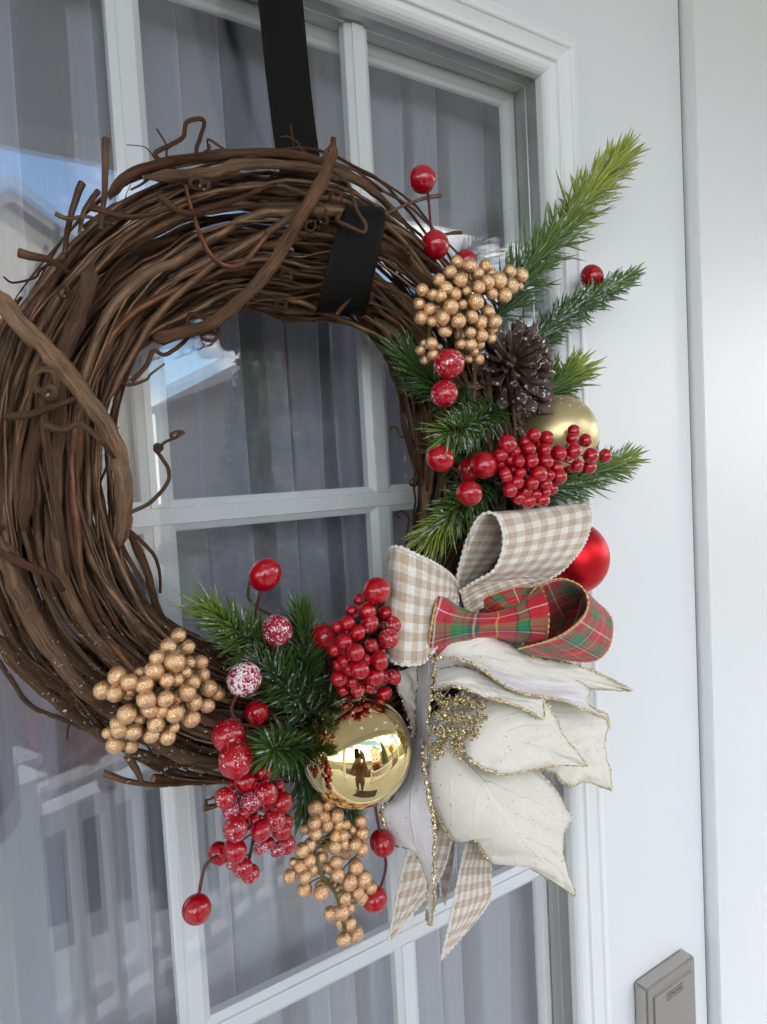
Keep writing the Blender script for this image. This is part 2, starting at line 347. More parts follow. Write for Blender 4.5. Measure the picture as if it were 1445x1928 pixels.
# ------------------------------------------------------------------ structure: door, frame, house, porch
X0, X1, Z0, Z1 = -.193, .380, -.774, .387            # glass opening of the door
Yg, Yd, Ym = -.010, -.018, 0.0                       # outer pane, door face, grille face
def rect_sweep(name, x0, x1, z0, z1, prof):
    V, Fc = [], []
    for (sx, sz) in ((0, 0), (1, 0), (1, 1), (0, 1)):
        for o, y in prof: V.append(((x1+o) if sx else (x0-o), y, (z1+o) if sz else (z0-o)))
    n = len(prof)
    for c in range(4):
        d = (c+1) % 4
        for k in range(n-1): Fc.append((c*n+k, d*n+k, d*n+k+1, c*n+k+1))
    me = mesh(name, V, Fc, False); bm = bmesh.new(); bm.from_mesh(me); bmesh.ops.recalc_face_normals(bm, faces=bm.faces); bm.to_mesh(me); bm.free(); return me
DX0, DX1, DZ0, DZ1 = -.415, .600, -1.62, .63
door = thing('front_door', 'white panelled front door with a divided glass window and a lever lock', 'door', (.0925, 0, DZ0))
o = .050
obj('slab', boxes('slab', [((DX0, Yd, DZ0), (X0-.03, .03, DZ1)), ((X1+.03, Yd, DZ0), (DX1, .03, DZ1)), ((X0-.03, Yd, Z1+.03), (X1+.03, .03, DZ1)), ((X0-.03, Yd, DZ0), (X1+.03, .03, Z0-.03))]), m_door, door)
prof = [(.0, -.009), (0, -.0165), (.0012, -.0195), (.0032, -.0222), (.006, -.0242), (.0092, -.0250), (.0100, -.0256), (.0108, -.0280), (.0120, -.0288), (.0136, -.0288), (.0146, -.0278), (.0152, -.0272), (.0225, -.0318), (.0232, -.0336), (.0245, -.0345), (.0280, -.0345), (.0290, -.0335), (.0305, -.0300), (.0335, -.0262), (.0370, -.0240), (.0405, -.0231), (.0408, -.0212), (.0420, -.0205), (.0450, -.0203), (.0462, -.0203), (.0480, -.0185), (.0482, -.017)]
obj('glazing_moulding', rect_sweep('glazing_moulding', X0, X1, Z0, Z1, prof), m_trim, door)
obj('spacer_bar', rect_sweep('spacer_bar', X0, X1, Z0, Z1, [(.002, -.012), (0, -.0088), (-.0004, -.003), (.0002, .004), (-.0006, .0045), (-.0006, .012), (.0002, .0135), (.0002, .018)]), m_spacer, door)
obj('inner_stop', rect_sweep('inner_stop', X0, X1, Z0, Z1, [(.001, .0212), (-.0005, .0212), (-.006, .0213), (-.008, .0235), (-.0115, .0243), (-.0125, .0262), (-.0125, .0285)]), m_grille, door)
obj('glass_pane', boxes('glass_pane', [((X0-.004, Yg, Z0-.004), (X1+.004, Yg+.003, Z1+.004))]), m_glass, door)
gi = obj('glass_pane', boxes('glass_pane', [((X0-.001, -.0015, Z0-.001), (X1+.001, .0015, Z1+.001))]), m_glass, door, loc=(0, .0192, 0)); 
# window grilles: two horizontal bars run through, the uprights are butted between them
wf, wo = .0056, .0112
mprof = [(-wo, .012), (-wo, .0045), (-wo+.0012, .0036), (-wf-.0003, .0014), (-wf, 0.0), (wf, 0.0), (wf+.0003, .0014), (wo-.0012, .0036), (wo, .0045), (wo, .012)]
def bar(horizontal, c, a, b):
    n = len(mprof); V = []
    for e in (a, b):
        for q, y in mprof: V.append((e, y, c+q) if horizontal else (c+q, y, e))
    Fc = [(k, k+1, n+k+1, n+k) for k in range(n-1)]+[(n-1, 0, n, 2*n-1), tuple(range(n)), tuple(range(2*n-1, n-1, -1))]
    me = mesh('grille_bar', V, Fc, False); bm = bmesh.new(); bm.from_mesh(me); bmesh.ops.recalc_face_normals(bm, faces=bm.faces); bm.to_mesh(me); bm.free(); return me
ZR = (0.0, -.383); XC = (0.0, .187)
for z in ZR: obj('grille_bar', bar(True, z, X0+.002, X1-.002), m_grille, door)
for x in XC:
    for a, b in ((ZR[0]+wf+.0006, Z1-.0012), (ZR[1]+wf+.0006, ZR[0]-wf-.0009), (Z0+.006, ZR[1]-wf-.0009)): obj('grille_bar', bar(False, x, a, b), m_grille, door)
# lock
m_nickel = M('satin_nickel', color=(.44, .42, .39), metal=.85, rough=.38); m_nickel.bump(m_nickel.noise(m_nickel.pos(), 900, 2), .08, .0003); m_nickel = m_nickel.m
def text_mesh(s, size, xscale=1.0):
    c = bpy.data.curves.new('lettering', 'FONT'); c.body = s; c.size = size; c.align_x = 'CENTER'; c.align_y = 'CENTER'; c.extrude = .00008
    t = bpy.data.objects.new('lettering_source', c); col.objects.link(t); dg = bpy.context.evaluated_depsgraph_get()
    me = bpy.data.meshes.new_from_object(t.evaluated_get(dg)); bpy.data.objects.remove(t); bpy.data.curves.remove(c)
    me.transform(Matrix.Diagonal((xscale, 1, 1, 1))); return me
lk = obj('lock_housing', boxes('lock_housing', [((.466, -.0355, -.70), (.5535, -.0182, -.5425))], .0022), m_nickel, door)
obj('lock_cover', boxes('lock_cover', [((.4755, -.0372, -.71), (.5445, -.0340, -.5545))], .0012), m_nickel, lk)
m_logo = plain('dark_engraving', (.03, .03, .03), .6)
lm = text_mesh('SCHLAGE', .0062, .93); lm.transform(Matrix.Rotation(R(90), 4, 'X')); lm.transform(Matrix.Translation((.5115, -.0373, -.5640)))
obj('lettering', lm, m_logo, lk)
def rect_outline(x0, x1, z0, z1, y, t):
    return [((x0, y-.0001, z0), (x1, y+.0002, z0+t)), ((x0, y-.0001, z1-t), (x1, y+.0002, z1)), ((x0, y-.0001, z0+t), (x0+t, y+.0002, z1-t)), ((x1-t, y-.0001, z0+t), (x1, y+.0002, z1-t))]
obj('lettering_border', boxes('lettering_border', rect_outline(.4972, .5258, -.5683, -.5597, -.0373, .00035)), m_logo, lk)
# the frame beside the door: seal in the gap, jamb, flat casing
struct('door_jamb', boxes('door_jamb', [((.6040, -.0335, -1.66), (1.15, .06, .9))], .0012), m_frame)
struct('weather_seal', boxes('weather_seal', [((.6003, -.0165, -1.65), (.6037, .03, .7))]), m_seal)
m_wall = paint('siding_paint', (.62, .63, .64), .6); m_room = plain('room_wall', (.22, .21, .205), .9); m_conc = paint('porch_concrete', (.46, .45, .43), .85, .12, .3)
struct('house_wall', boxes('house_wall', [((1.15, -.02, -1.66), (5, .1, 2.2)), ((-5, -.02, -1.66), (DX0-.02, .1, 2.2)), ((DX0-.02, -.02, DZ1+.01), (1.15, .1, 2.2))]), m_wall)
struct('room_shell', boxes('room_shell', [((-5, 3.2, -1.66), (5, 3.3, 2.2)), ((-5, .1, -1.66), (-4.9, .6, 2.2)), ((-5, 2.6, -1.66), (-4.9, 3.2, 2.2)), ((-5, .6, -1.66), (-4.9, 2.6, -.7)), ((-5, .6, .9), (-4.9, 2.6, 2.2)), ((4.9, .1, -1.66), (5, 3.2, 2.2)), ((-5, .1, -1.70), (5, 3.3, -1.66)), ((-5, .1, 2.2), (5, 3.3, 2.3))]), m_room)  # the opening in the left wall is added to let daylight onto the curtain
m_ceil = paint('porch_ceiling_paint', (.78, .78, .76), .6)
struct('porch_roof', boxes('porch_roof', [((-5, -1.48, 1.16), (5, -.03, 1.28)), ((-5, -1.48, .85), (5, -1.32, 1.16))]), m_ceil)
struct('porch_floor', boxes('porch_floor', [((-5, -2.3, -1.80), (5, -.03, -1.66))]), m_conc)

# ------------------------------------------------------------------ the sheer curtain behind the glass
def curtain():
    V, UV, Fc = [], [], []; N = 560; xs, ys, us = [], [], []
    ph = 0; x = X0-.06; prm = []
    rr = random.Random(5)
    ctl = []; y0 = .058
    while x < X1+.10:                                  # forward, back behind itself, forward again
        Fd, Bk = rr.uniform(.030, .062), rr.uniform(.010, .032); yy = y0+rr.uniform(0, .008); e = rr.uniform(.006, .011)
        ctl += [(x, yy), (x+Fd*.4, yy-rr.uniform(.001, .005)), (x+Fd*.8, yy), (x+Fd, yy+.001), (x+Fd+.0015, yy+e*.5), (x+Fd-.001, yy+e), (x+Fd-Bk*.5, yy+e+rr.uniform(0, .003)), (x+Fd-Bk, yy+e), (x+Fd-Bk-.0015, yy+e*1.5), (x+Fd-Bk+.001, yy+2*e), (x+Fd-Bk*.5, yy+2*e)]
        x += Fd+.004
    Q = cr([(a, b, 0) for a, b in ctl], len(ctl)*5); s = 0
    for k, q in enumerate(Q):
        if k: s += float(np.linalg.norm(q-Q[k-1]))
        xs.append(q[0]); ys.append(q[1]); us.append(s)
    rows = 14
    for j in range(rows):
        z = Z0-.05+(Z1-Z0+.1)*j/(rows-1); g = (z-Z0)/(Z1-Z0)
        for i in range(len(xs)):
            V.append((xs[i]+.006*math.sin(g*2.2+xs[i]*14)+.010*g, ys[i]+.004*math.sin(g*5+i*.04), z)); UV.append((us[i], z))
    n = len(xs)
    for j in range(rows-1):
        for i in range(n-1): Fc.append((j*n+i, j*n+i+1, (j+1)*n+i+1, (j+1)*n+i))
    return mesh('sheer_curtain', V, Fc, True, UV)
tag(obj('sheer_curtain', curtain(), m_curtain), 'sheer white curtain with long soft folds behind the window glass', 'curtain')

# ------------------------------------------------------------------ what stands opposite the door and shows in the glass
def outside():
    m_rail = plain('railing_vinyl', (.86, .86, .86), .4)
    m_lawn = M('lawn', rough=.9); m_lawn.set(color=m_lawn.ramp(m_lawn.noise(m_lawn.pos(), 2.0, 5), [(.3, (.028, .04, .016)), (.7, (.07, .07, .035))])); m_lawn = m_lawn.m
    struct('lawn', boxes('lawn', [((-80, -80, -2.5), (80, 6, -2.4))]), m_lawn)
    struct('street', boxes('street', [((-80, -13, -2.4), (80, -7, -2.38))]), plain('asphalt', (.10, .10, .105), .9))
    struct('dark_ground_sheet', boxes('dark_ground_sheet', [((-6, -6.4, -2.41), (7, -2.35, -2.36))]), plain('ground_sheet_dark', (.022, .017, .014), .95))  # dark sheet added over the lawn so the reflected balusters stand out pale
    mat_ = tag(obj('doormat', boxes('doormat', [((-.35, -.85, -1.66), (.5, -.35, -1.645))], .004), plain('coir', (.055, .05, .045), .95)), 'dark doormat on the porch floor before the door', 'doormat')
    a, b = Vector((.07, -1.60, 0)), Vector((2.3, -2.45, 0)); d = (b-a).normalized(); zt = -.88
    rl = thing('porch_railing', 'white porch railing with square balusters reflected low in the glass', 'railing', (a.x, a.y, -1.66))
    ang = Quaternion((0, 0, 1), math.atan2(d.y, d.x)); Lr = (b-a).length
    obj('top_rail', boxes('top_rail', [((0, -.045, -.02), (Lr, .045, .04))], .006), m_rail, rl, loc=(a.x, a.y, zt), rot=ang)
    obj('bottom_rail', boxes('bottom_rail', [((0, -.03, -.02), (Lr, .03, .03))], .004), m_rail, rl, loc=(a.x, a.y, -1.52), rot=ang)
    bm_ = boxes('baluster', [((-.016, -.016, -.62), (.016, .016, 0))]); bm_.materials.append(m_rail)
    k = 1
    while k*.105 < Lr-.05:
        p = a+d*(k*.105); obj('baluster', bm_, None, rl, loc=(p.x, p.y, zt-.02), rot=ang); k += 1
    obj('post', boxes('post', [((-.05, -.05, -.78), (.05, .05, .12)), ((-.065, -.065, .12), (.065, .065, .15))]), m_rail, rl, loc=(a.x-.05, a.y, zt), rot=ang)
    for x, lab in ((-1.9, 'square white porch column standing left of the doormat'), (2.45, 'square white porch column at the far end of the railing')):
        t = thing('porch_column', lab, 'column', (x, -1.40, -1.66), 'porch columns')
        obj('shaft', boxes('shaft', [((x-.08, -1.48, -1.6), (x+.08, -1.32, .79))], .006), m_rail, t)
        obj('base', boxes('base', [((x-.11, -1.51, -1.66), (x+.11, -1.29, -1.5))], .006), m_rail, t); obj('capital', boxes('capital', [((x-.11, -1.51, .75), (x+.11, -1.29, .85))], .006), m_rail, t)
    m_siding = plain('far_siding', (.27, .25, .22), .8); m_roofm = plain('roof_shingle', (.17, .17, .18), .9); m_dk = plain('far_window_glass', (.03, .035, .04), .1)
    def house(x, y, wd, h, rh, lab):
        t = thing('house', lab, 'house', (x, y, -2.4), 'houses across the street')
        V = [(x-wd, y, -2.4), (x+wd, y, -2.4), (x+wd, y, h), (x, y, h+rh), (x-wd, y, h)]; V += [(a_, b_-9, c_) for a_, b_, c_ in V]
        obj('wall', mesh('wall', V, [(0, 1, 2, 3, 4), (9, 8, 7, 6, 5), (0, 5, 6, 1), (1, 6, 7, 2), (4, 9, 5, 0)], False), m_siding, t)
        V = [(x-wd-.4, y+.4, h-.25), (x, y+.4, h+rh+.05), (x+wd+.4, y+.4, h-.25)]; V += [(a_, b_, c_+.25) for a_, b_, c_ in V]; V += [(a_, b_-9.8, c_) for a_, b_, c_ in V]
        obj('roof', mesh('roof', V, [(0, 1, 4, 3), (1, 2, 5, 4), (6, 9, 10, 7), (7, 10, 11, 8), (3, 4, 10, 9), (4, 5, 11, 10), (0, 6, 7, 1), (1, 7, 8, 2), (0, 3, 9, 6), (2, 8, 11, 5)], False), m_roofm, t)
        for wx in (-.5, .15):
            for wz in (-.9, 1.7):
                f = obj('window', boxes('window', rect_outline(x+wx*wd-.55, x+wx*wd+.55, wz-.75, wz+.75, y+.03, .1)), m_rail, t); obj('pane', boxes('pane', [((x+wx*wd-.45, y+.005, wz-.65), (x+wx*wd+.45, y+.02, wz+.65))]), m_dk, f)
    house(2.3, -18, 2.9, 4.6, 1.9, 'beige gabled house opposite, its grey roof reflected at the left')
    house(13.5, -20, 5.0, 3.0, 2.4, 'beige gabled house further right along the street')
    house(27, -21, 5.0, 3.2, 2.6, 'beige gabled house farthest right along the street')
    # autumn tree and a conifer
    def tree(x, y, h, rad, cols, lab, conifer=False):
        t = thing('tree', lab, 'tree', (x, y, -2.4)); obj('trunk', tube('trunk', cr([(x, y, -2.4), (x+.1, y, -2.4+h*.4), (x, y, -2.4+h*.85)], 12), np.linspace(.16, .04, 12)), m_darkstem, t)
        rr = random.Random(int(x*10)); V, Fc = [], []
        for k in range(5200):
            if conifer:
                g = rr.random()**.7; q = Vector((0, 0, 0)); an = rr.uniform(0, 6.283); r_ = rad*(1-g)*rr.uniform(.3, 1)**.5; q = Vector((x+r_*math.cos(an), y+r_*math.sin(an), -2.0+h*g-.15*r_))
            else:
                q = Vector((rr.gauss(0, 1), rr.gauss(0, 1), rr.gauss(0, 1))).normalized()*rad*rr.random()**.4; q = Vector((x, y, -2.4+h*.68))+q*(.8+.35*noise.noise(q*1.3))
            s_ = rr.uniform(.05, .11); a_ = Vector((rr.gauss(0, 1), rr.gauss(0, 1), rr.gauss(0, 1))).normalized(); b_ = a_.orthogonal().normalized(); n_ = len(V)
            V += [q-a_*s_, q+b_*s_*.6, q+a_*s_, q-b_*s_*.6]; Fc.append((n_, n_+1, n_+2, n_+3))
        if conifer: obj('sky_block_core', tube('sky_block_core', [(x, y, -2.3+h*.95*k/20) for k in range(21)], [rad*(1-k/20)*.86*(1+.18*math.sin(k*2.3))+.01 for k in range(21)], 14), plain('sky_block_dark', (.012, .02, .012), .9), t)  # opaque dark core added to stop sky showing between the leaves
        m = M('foliage', rough=.7); m.set(color=m.ramp(m.noise(m.pos(), 1.6, 3), [(.35, cols[0]), (.65, cols[1])]))
        obj('crown', mesh('crown', V, Fc, False), m.m, t, kind='stuff')
    tree(.55, -4.3, 1.7, .75, ((.48, .12, .11), (.32, .22, .09)), 'low reddish autumn shrub beside the street in the reflection')
    tree(8.8, -9.0, 4.6, 1.5, ((.42, .16, .03), (.34, .22, .04)), 'orange autumn tree reflected in the shiny gold bauble')
    tree(4.3, -8.6, 6.9, 1.35, ((.02, .05, .02), (.03, .07, .03)), 'dark conifer standing to the right across the street', True)
outside()
gi.rotation_euler.x = R(.55)

# ------------------------------------------------------------------ grapevine wreath
WC = Vector((.080, -.055, .026)); RM, HR, HD = .166, .050, .037
wreath = thing('grapevine_wreath', 'round wreath of twisted brown grapevines hanging on the door window', 'wreath', (WC.x, WC.y, WC.z-RM-HR))
TB = np.array([(-180, .122, .206), (-172, .122, .208), (-155, .125, .212), (-140, .127, .209), (-120, .125, .213), (-90, .122, .214), (-30, .115, .212), (0, .102, .210), (15, .105, .210), (40, .118, .214), (65, .117, .219), (80, .110, .223), (90, .107, .217), (105, .113, .211), (125, .117, .205), (140, .124, .201), (165, .124, .202), (180, .122, .206)])
def ring(th, a, b):
    g = (math.degrees(th)+180) % 360-180; i_, o_ = np.interp(g, TB[:, 0], TB[:, 1]), np.interp(g, TB[:, 0], TB[:, 2])
    r = (i_+o_)/2+a*((o_-i_)/2-.003)/HR
    return np.array((WC.x+r*math.cos(th), WC.y-b, WC.z+r*math.sin(th)))
def vine_radii(n, base, rr, taper=.75):
    r = np.full(n, base); t = np.linspace(0, 1, n); r *= 1-(1-taper)*t
    ph = rr.uniform(0, 10)
    r *= 1+0.035*np.sin(t*rr.uniform(15, 30)+ph)+.03*np.sin(t*rr.uniform(40, 70)+ph*2)
    step = rr.randint(11, 17)
    for k in range(rr.randint(3, 9), n-3, step): r[k] *= 1.2; r[k-1] *= 1.06; r[k+1] *= 1.06
    r *= np.clip(np.minimum(t, 1-t)/.05, .45, 1)       # ends run out thin
    rough = np.array([[1+.13*noise.noise((a*.21, b*1.9, ph))+.07*noise.noise((a*.6, b*3.1, ph+4)) for b in range(9)] for a in range(n)])
    return r[:, None]*rough
rv = random.Random(21)
NV = 285
for i in range(NV):
    th0 = rv.uniform(0, 2*math.pi); span = rv.uniform(1.3, 4.2)*rv.choice((-1, 1))
    if i % 14 == 0: rad = rv.uniform(.0032, .0040)
    elif i % 4 == 0: rad = rv.uniform(.0021, .0030)
    else: rad = rv.uniform(.0009, .0020)
    if 50 < math.degrees(th0+span*.5) % 360 < 125 and i % 3: continue            # the top of the ring is looser
    rad *= .9; ps = rv.uniform(0, 2*math.pi); q = math.sqrt(rv.uniform(.22, 1.05)); tw = rv.uniform(-.55, .55)
    n = max(14, int(abs(span)*16)); pts = []; so_ = rv.uniform(0, 50)
    for k in range(n):
        t = k/(n-1); th = th0+span*t; an = ps+tw*span*t; qq = q*(1+.20*noise.noise((th*1.3, so_, 0)))
        a = HR*qq*math.cos(an)+.008*noise.noise((th*2.1, so_, 7)); b = HD*qq*math.sin(an)+.007*noise.noise((th*2.3, so_, 3))
        k2 = .0014*noise.noise((th*9, so_, 9)); b = max(-HD, b)
        pts.append(ring(th, a+k2*1.5, b+k2))
    obj('vine', tube('vine', pts, vine_radii(n, rad, rv), 9, (m_bark, m_cut)), None, wreath)
for i in range(44):
    th = rv.uniform(.9, 4.5); P_ = [ring(th+rv.uniform(0, .1), HR*rv.uniform(.4, .82)*rv.choice((1, 1, -1)), HD*rv.uniform(.3, .7))]; dv = np.array((-math.sin(th), -.25, math.cos(th)))*rv.choice((-1, 1))+np.array((math.cos(th), rv.uniform(-.6, 0), math.sin(th)))*rv.uniform(-.2, .8); dv /= np.linalg.norm(dv)
    for k in range(5): dv = dv+np.array([rv.gauss(0, .45) for _ in range(3)]); dv /= np.linalg.norm(dv); P_.append(P_[-1]+dv*rv.uniform(.004, .012))
    obj('twig', tube('twig', cr(P_, 22), np.linspace(1, .5, 22)*rv.uniform(.0005, .0013), 6, (m_bark, m_cut)), None, wreath)
def vine_px(name, pts, r, n=48, sides=9, taper=.8, knots=True, seed=0, mats=(m_bark, m_cut)):
    if name == 'branch': r *= .88
    if name == 'twig': taper = .55
    P = cr([at(*p) for p in pts], n); rr = random.Random(seed)
    jit = np.array([[noise.noise((k*.35, seed, c*9.1)) for c in range(3)] for k in range(n)])*r*.22
    obj(name, tube(name, P+jit, vine_radii(n, r, rr, taper) if knots else np.linspace(r, r*taper, n), sides, mats), None, wreath)
# the branches that show singly in front
vine_px('branch', [(628, 262, .104), (612, 330, .108), (560, 420, .112), (510, 505, .112), (455, 565, .108), (395, 610, .10), (320, 632, .09), (285, 637, .08)], .0047, seed=1)
vine_px('branch', [(-14, 540, .098), (40, 612, .106), (100, 670, .110), (160, 745, .112), (205, 810, .108), (228, 880, .10), (234, 960, .092), (226, 1030, .082)], .0052, 56, seed=2, taper=1.0)
vine_px('branch', [(205, 372, .07), (245, 330, .072), (330, 303, .075), (450, 290, .08), (560, 292, .083), (640, 320, .08), (720, 360, .07)], .0036, seed=3)
vine_px('branch', [(270, 335, .085), (400, 325, .09), (470, 308, .094), (590, 318, .09), (690, 350, .08), (770, 430, .06)], .0038, seed=4)
vine_px('branch', [(495, 570, .05), (545, 585, .06), (610, 585, .066), (700, 582, .064), (770, 568, .06), (800, 545, .05)], .0030, seed=5)
vine_px('branch', [(175, 500, .098), (155, 580, .10), (118, 660, .102), (95, 730, .098), (60, 860, .10), (45, 1000, .10)], 0.0046, 60, seed=6, taper=.9)
vine_px('branch', [(600, 430, .075), (680, 450, .08), (760, 480, .075), (830, 510, .06)], .0052, seed=7)
vine_px('branch', [(0, 1010, .102), (30, 1100, .105), (75, 1190, .106), (150, 1290, .100), (240, 1360, .092), (330, 1420, .085), (430, 1440, .075)], .0050, 60, seed=8)
vine_px('branch', [(-10, 1190, .095), (40, 1260, .095), (120, 1330, .09), (220, 1400, .084), (320, 1436, .08), (430, 1440, .072)], .0036, 60, seed=9)
vine_px('branch', [(705, 600, .06), (760, 640, .065), (800, 700, .065), (812, 800, .06), (808, 900, .06), (800, 980, .07), (812, 1060, .07)], .0050, 60, seed=10)
vine_px('branch', [(720, 570, .07), (790, 630, .075), (822, 720, .07), (830, 860, .06), (820, 1000, .06)], .0044, 60, seed=12)
vine_px('branch', [(600, 360, .1), (560, 400, .098), (500, 440, .095), (400, 500, .09), (300, 590, .09), (255, 660, .085), (200, 760, .085)], .0030, 50, seed=11)
# twigs, stubs and curling tendrils
def twig(pts, r, n=14, **k): vine_px('twig', pts, r, n, 7, knots=False, **k)
for s, (pts, r) in enumerate([([(200, 262, .085), (199, 320, .088), (196, 380, .09), (190, 430, .088)], .0022), ([(155, 345, .080), (141, 380, .080), (128, 430, .080), (122, 480, .078)], .0022), ([(36, 476, .088), (65, 484, .09), (92, 489, .088), (135, 515, .08)], .0026),
    ([(185, 360, .075), (160, 395, .08), (150, 440, .085)], .0018), ([(105, 402, .086), (130, 412, .088), (165, 408, .088), (215, 425, .084)], .0014), ([(830, 368, .055), (790, 376, .07), (720, 405, .085)], .0016), ([(868, 438, .045), (845, 440, .05), (820, 445, .055)], .0017),
    ([(195, 1455, .075), (240, 1470, .078), (300, 1478, .078), (380, 1470, .07)], .0020), ([(240, 1420, .08), (258, 1450, .08), (268, 1475, .08)], .0026), ([(288, 1467, .07), (350, 1472, .07), (440, 1470, .06)], .0034),
    ([(383, 1522, .06), (405, 1517, .06), (440, 1505, .06)], .0022), ([(390, 1518, .062), (387, 1505, .064)], .0012), ([(505, 440, .11), (450, 500, .11), (395, 480, .112), (360, 390, .1), (350, 350, .095)], .0018), ([(300, 370, .1), (350, 400, .105), (420, 385, .105), (520, 345, .1)], .0022),
    ([(170, 390, .102), (250, 408, .104), (330, 390, .102)], .0020), ([(80, 750, .108), (90, 850, .106), (110, 960, .108), (130, 1080, .105)], .0026), ([(10, 785, .104), (60, 778, .110), (130, 755, .112), (165, 735, .108)], .0022),
    ([(0, 1040, .106), (45, 1062, .110), (95, 1085, .112), (120, 1110, .108)], .0026), ([(85, 800, .11), (120, 810, .113), (150, 798, .115), (190, 830, .115), (215, 862, .11)], .0020), ([(390, 700, .02), (390, 700, .021)], .0004)]):
    if r > .0008: twig(pts, r, seed=30+s)
def tendril(pts, r=.0011, n=70, seed=0): vine_px('tendril', pts, r, n, 6, knots=False, seed=seed, taper=.7)
def coil(cx, cy, rr_, turns, d, k=.75, ph=0): return [(cx+rr_*(1-k*i/(turns*8))*math.cos(ph+i*math.pi/4), cy+rr_*(1-k*i/(turns*8))*math.sin(ph+i*math.pi/4), d+.0012*i) for i in range(int(turns*8)+1)]
tendril([(300, 302, .085), (293, 288, .086), (318, 275, .088), (345, 258, .09), (352, 230, .09), (378, 224, .09), (385, 235, .09), (372, 275, .09), (372, 292, .092), (392, 283, .09), (393, 272, .09)], .0015, 80, 1)
tendril([(240, 968, .095), (285, 945, .09), (315, 910, .085), (318, 885, .085), (300, 855, .085), (292, 845, .085)]+coil(298, 842, 7, 1, .086, .3)+[(310, 833, .085), (335, 822, .083), (346, 815, .082), (336, 812, .083), (322, 818, .085), (330, 826, .084), (338, 815, .082)], .0012, 120, 2)
tendril([(236, 992, .09), (262, 1015, .088), (290, 1045, .085), (301, 1080, .083), (302, 1116, .08)], .0012, 40, 3)
tendril([(245, 720, .09), (275, 690, .085), (290, 660, .085), (310, 668, .085), (340, 650, .085), (355, 630, .088), (357, 592, .092), (395, 605, .095), (412, 622, .096), (405, 640, .096), (388, 640, .095), (380, 632, .094), (398, 625, .094), (410, 632, .095)], .0014, 100, 4)
tendril(coil(86, 718, 25, 1.3, .122, .25, 2.2), .0019, 50, 5); tendril(coil(96, 738, 12, 1.4, .126, .4, 0), .0015, 40, 6)
tendril([(640, 400, .108), (636, 415, .112), (655, 425, .114), (685, 437, .114), (688, 420, .114), (672, 395, .112), (660, 355, .108), (640, 330, .105), (620, 322, .104), (625, 335, .105), (640, 338, .104)], .0014, 80, 7)
for s, (cx, cy, q, d) in enumerate([(600, 395, 15, .1), (585, 425, 12, .1), (633, 372, 13, .105), (370, 345, 13, .1), (385, 350, 10, .1), (610, 415, 9, .104), (530, 570, 12, .07), (455, 575, 11, .09), (770, 470, 10, .08), (540, 520, 12, .09), (120, 550, 12, .09)]): tendril(coil(cx, cy, q, 1.7, d+.004, .35, s), .0009, 50, 20+s)
tendril([(810, 820, .05), (780, 824, .045), (755, 822, .04), (748, 806, .038), (738, 803, .037), (736, 812, .037)], .0011, 40, 8)
tendril([(805, 915, .05), (803, 890, .048), (795, 888, .045), (787, 900, .042)]+coil(779, 908, 8, 1.5, .04, .5), .0011, 60, 9)
tendril([(765, 1030, .045), (768, 1000, .045), (770, 975, .045), (757, 963, .042), (745, 968, .04), (752, 975, .04)], .0011, 40, 10)
tendril([(-5, 1240, .08), (25, 1285, .08), (60, 1330, .08), (120, 1355, .078), (200, 1390, .075)], .0016, 50, 11)
tendril([(635, 590, .09), (690, 520, .10), (700, 470, .10), (690, 430, .1)], .0018, 30, 13)
tendril([(580, 1190, .05), (480, 1140, .05), (470, 1100, .05), (485, 1070, .05), (500, 1062, .05)], .0011, 40, 14)

# ------------------------------------------------------------------ lofted cloth: ribbons and petals
def loft(name, A, B, n=60, m=14, width=None, Mid=None, thick=.0006, wav=0.0, seed=0):
    PA, PB = cr([at(*p) for p in A], n), cr([at(*p) for p in B], n); PM = cr([at(*p) for p in Mid], n) if Mid is not None else None
    c = (PA+PB)/2; Ls = np.concatenate([[0], np.cumsum(np.linalg.norm(np.diff(c, axis=0), axis=1))]); wd = width or np.max(np.linalg.norm(PA-PB, axis=1))
    V, UV, Fc = [], [], []
    for i in range(n):
        for j in range(m):
            s = j/(m-1)
            if PM is None: p = PA[i]*(1-s)+PB[i]*s
            else: q = 2*PM[i]-.5*(PA[i]+PB[i]); p = PA[i]*(1-s)**2+q*2*s*(1-s)+PB[i]*s*s
            if wav: p = p+np.array((0, -1, 0))*wav*noise.noise((i*.13, j*.32, seed))
            V.append(p); UV.append((s, Ls[i]/wd))
    for i in range(n-1):
        for j in range(m-1): Fc.append((i*m+j, i*m+j+1, (i+1)*m+j+1, (i+1)*m+j))
    me = mesh(name, V, Fc, True, UV)
    return me, PA, PB
def solid(o, t=.0006):
    md = o.modifiers.new('thickness', 'SOLIDIFY'); md.thickness = t; md.offset = 0; return o
def stitch(name, P, r, parent, mat_, k=.35, n=None):
    Ls = np.concatenate([[0], np.cumsum(np.linalg.norm(np.diff(P, axis=0), axis=1))]); tot = Ls[-1]; n = n or max(20, int(tot/.0011)); s = np.linspace(0, tot, n)
    Q = np.stack([np.interp(s, Ls, P[:, c]) for c in range(3)], 1); rad = r*(1+k*np.sign(np.sin(s/.0011*math.pi*.5+.3)))
    obj(name, tube(name, Q, rad, 6), mat_, parent)

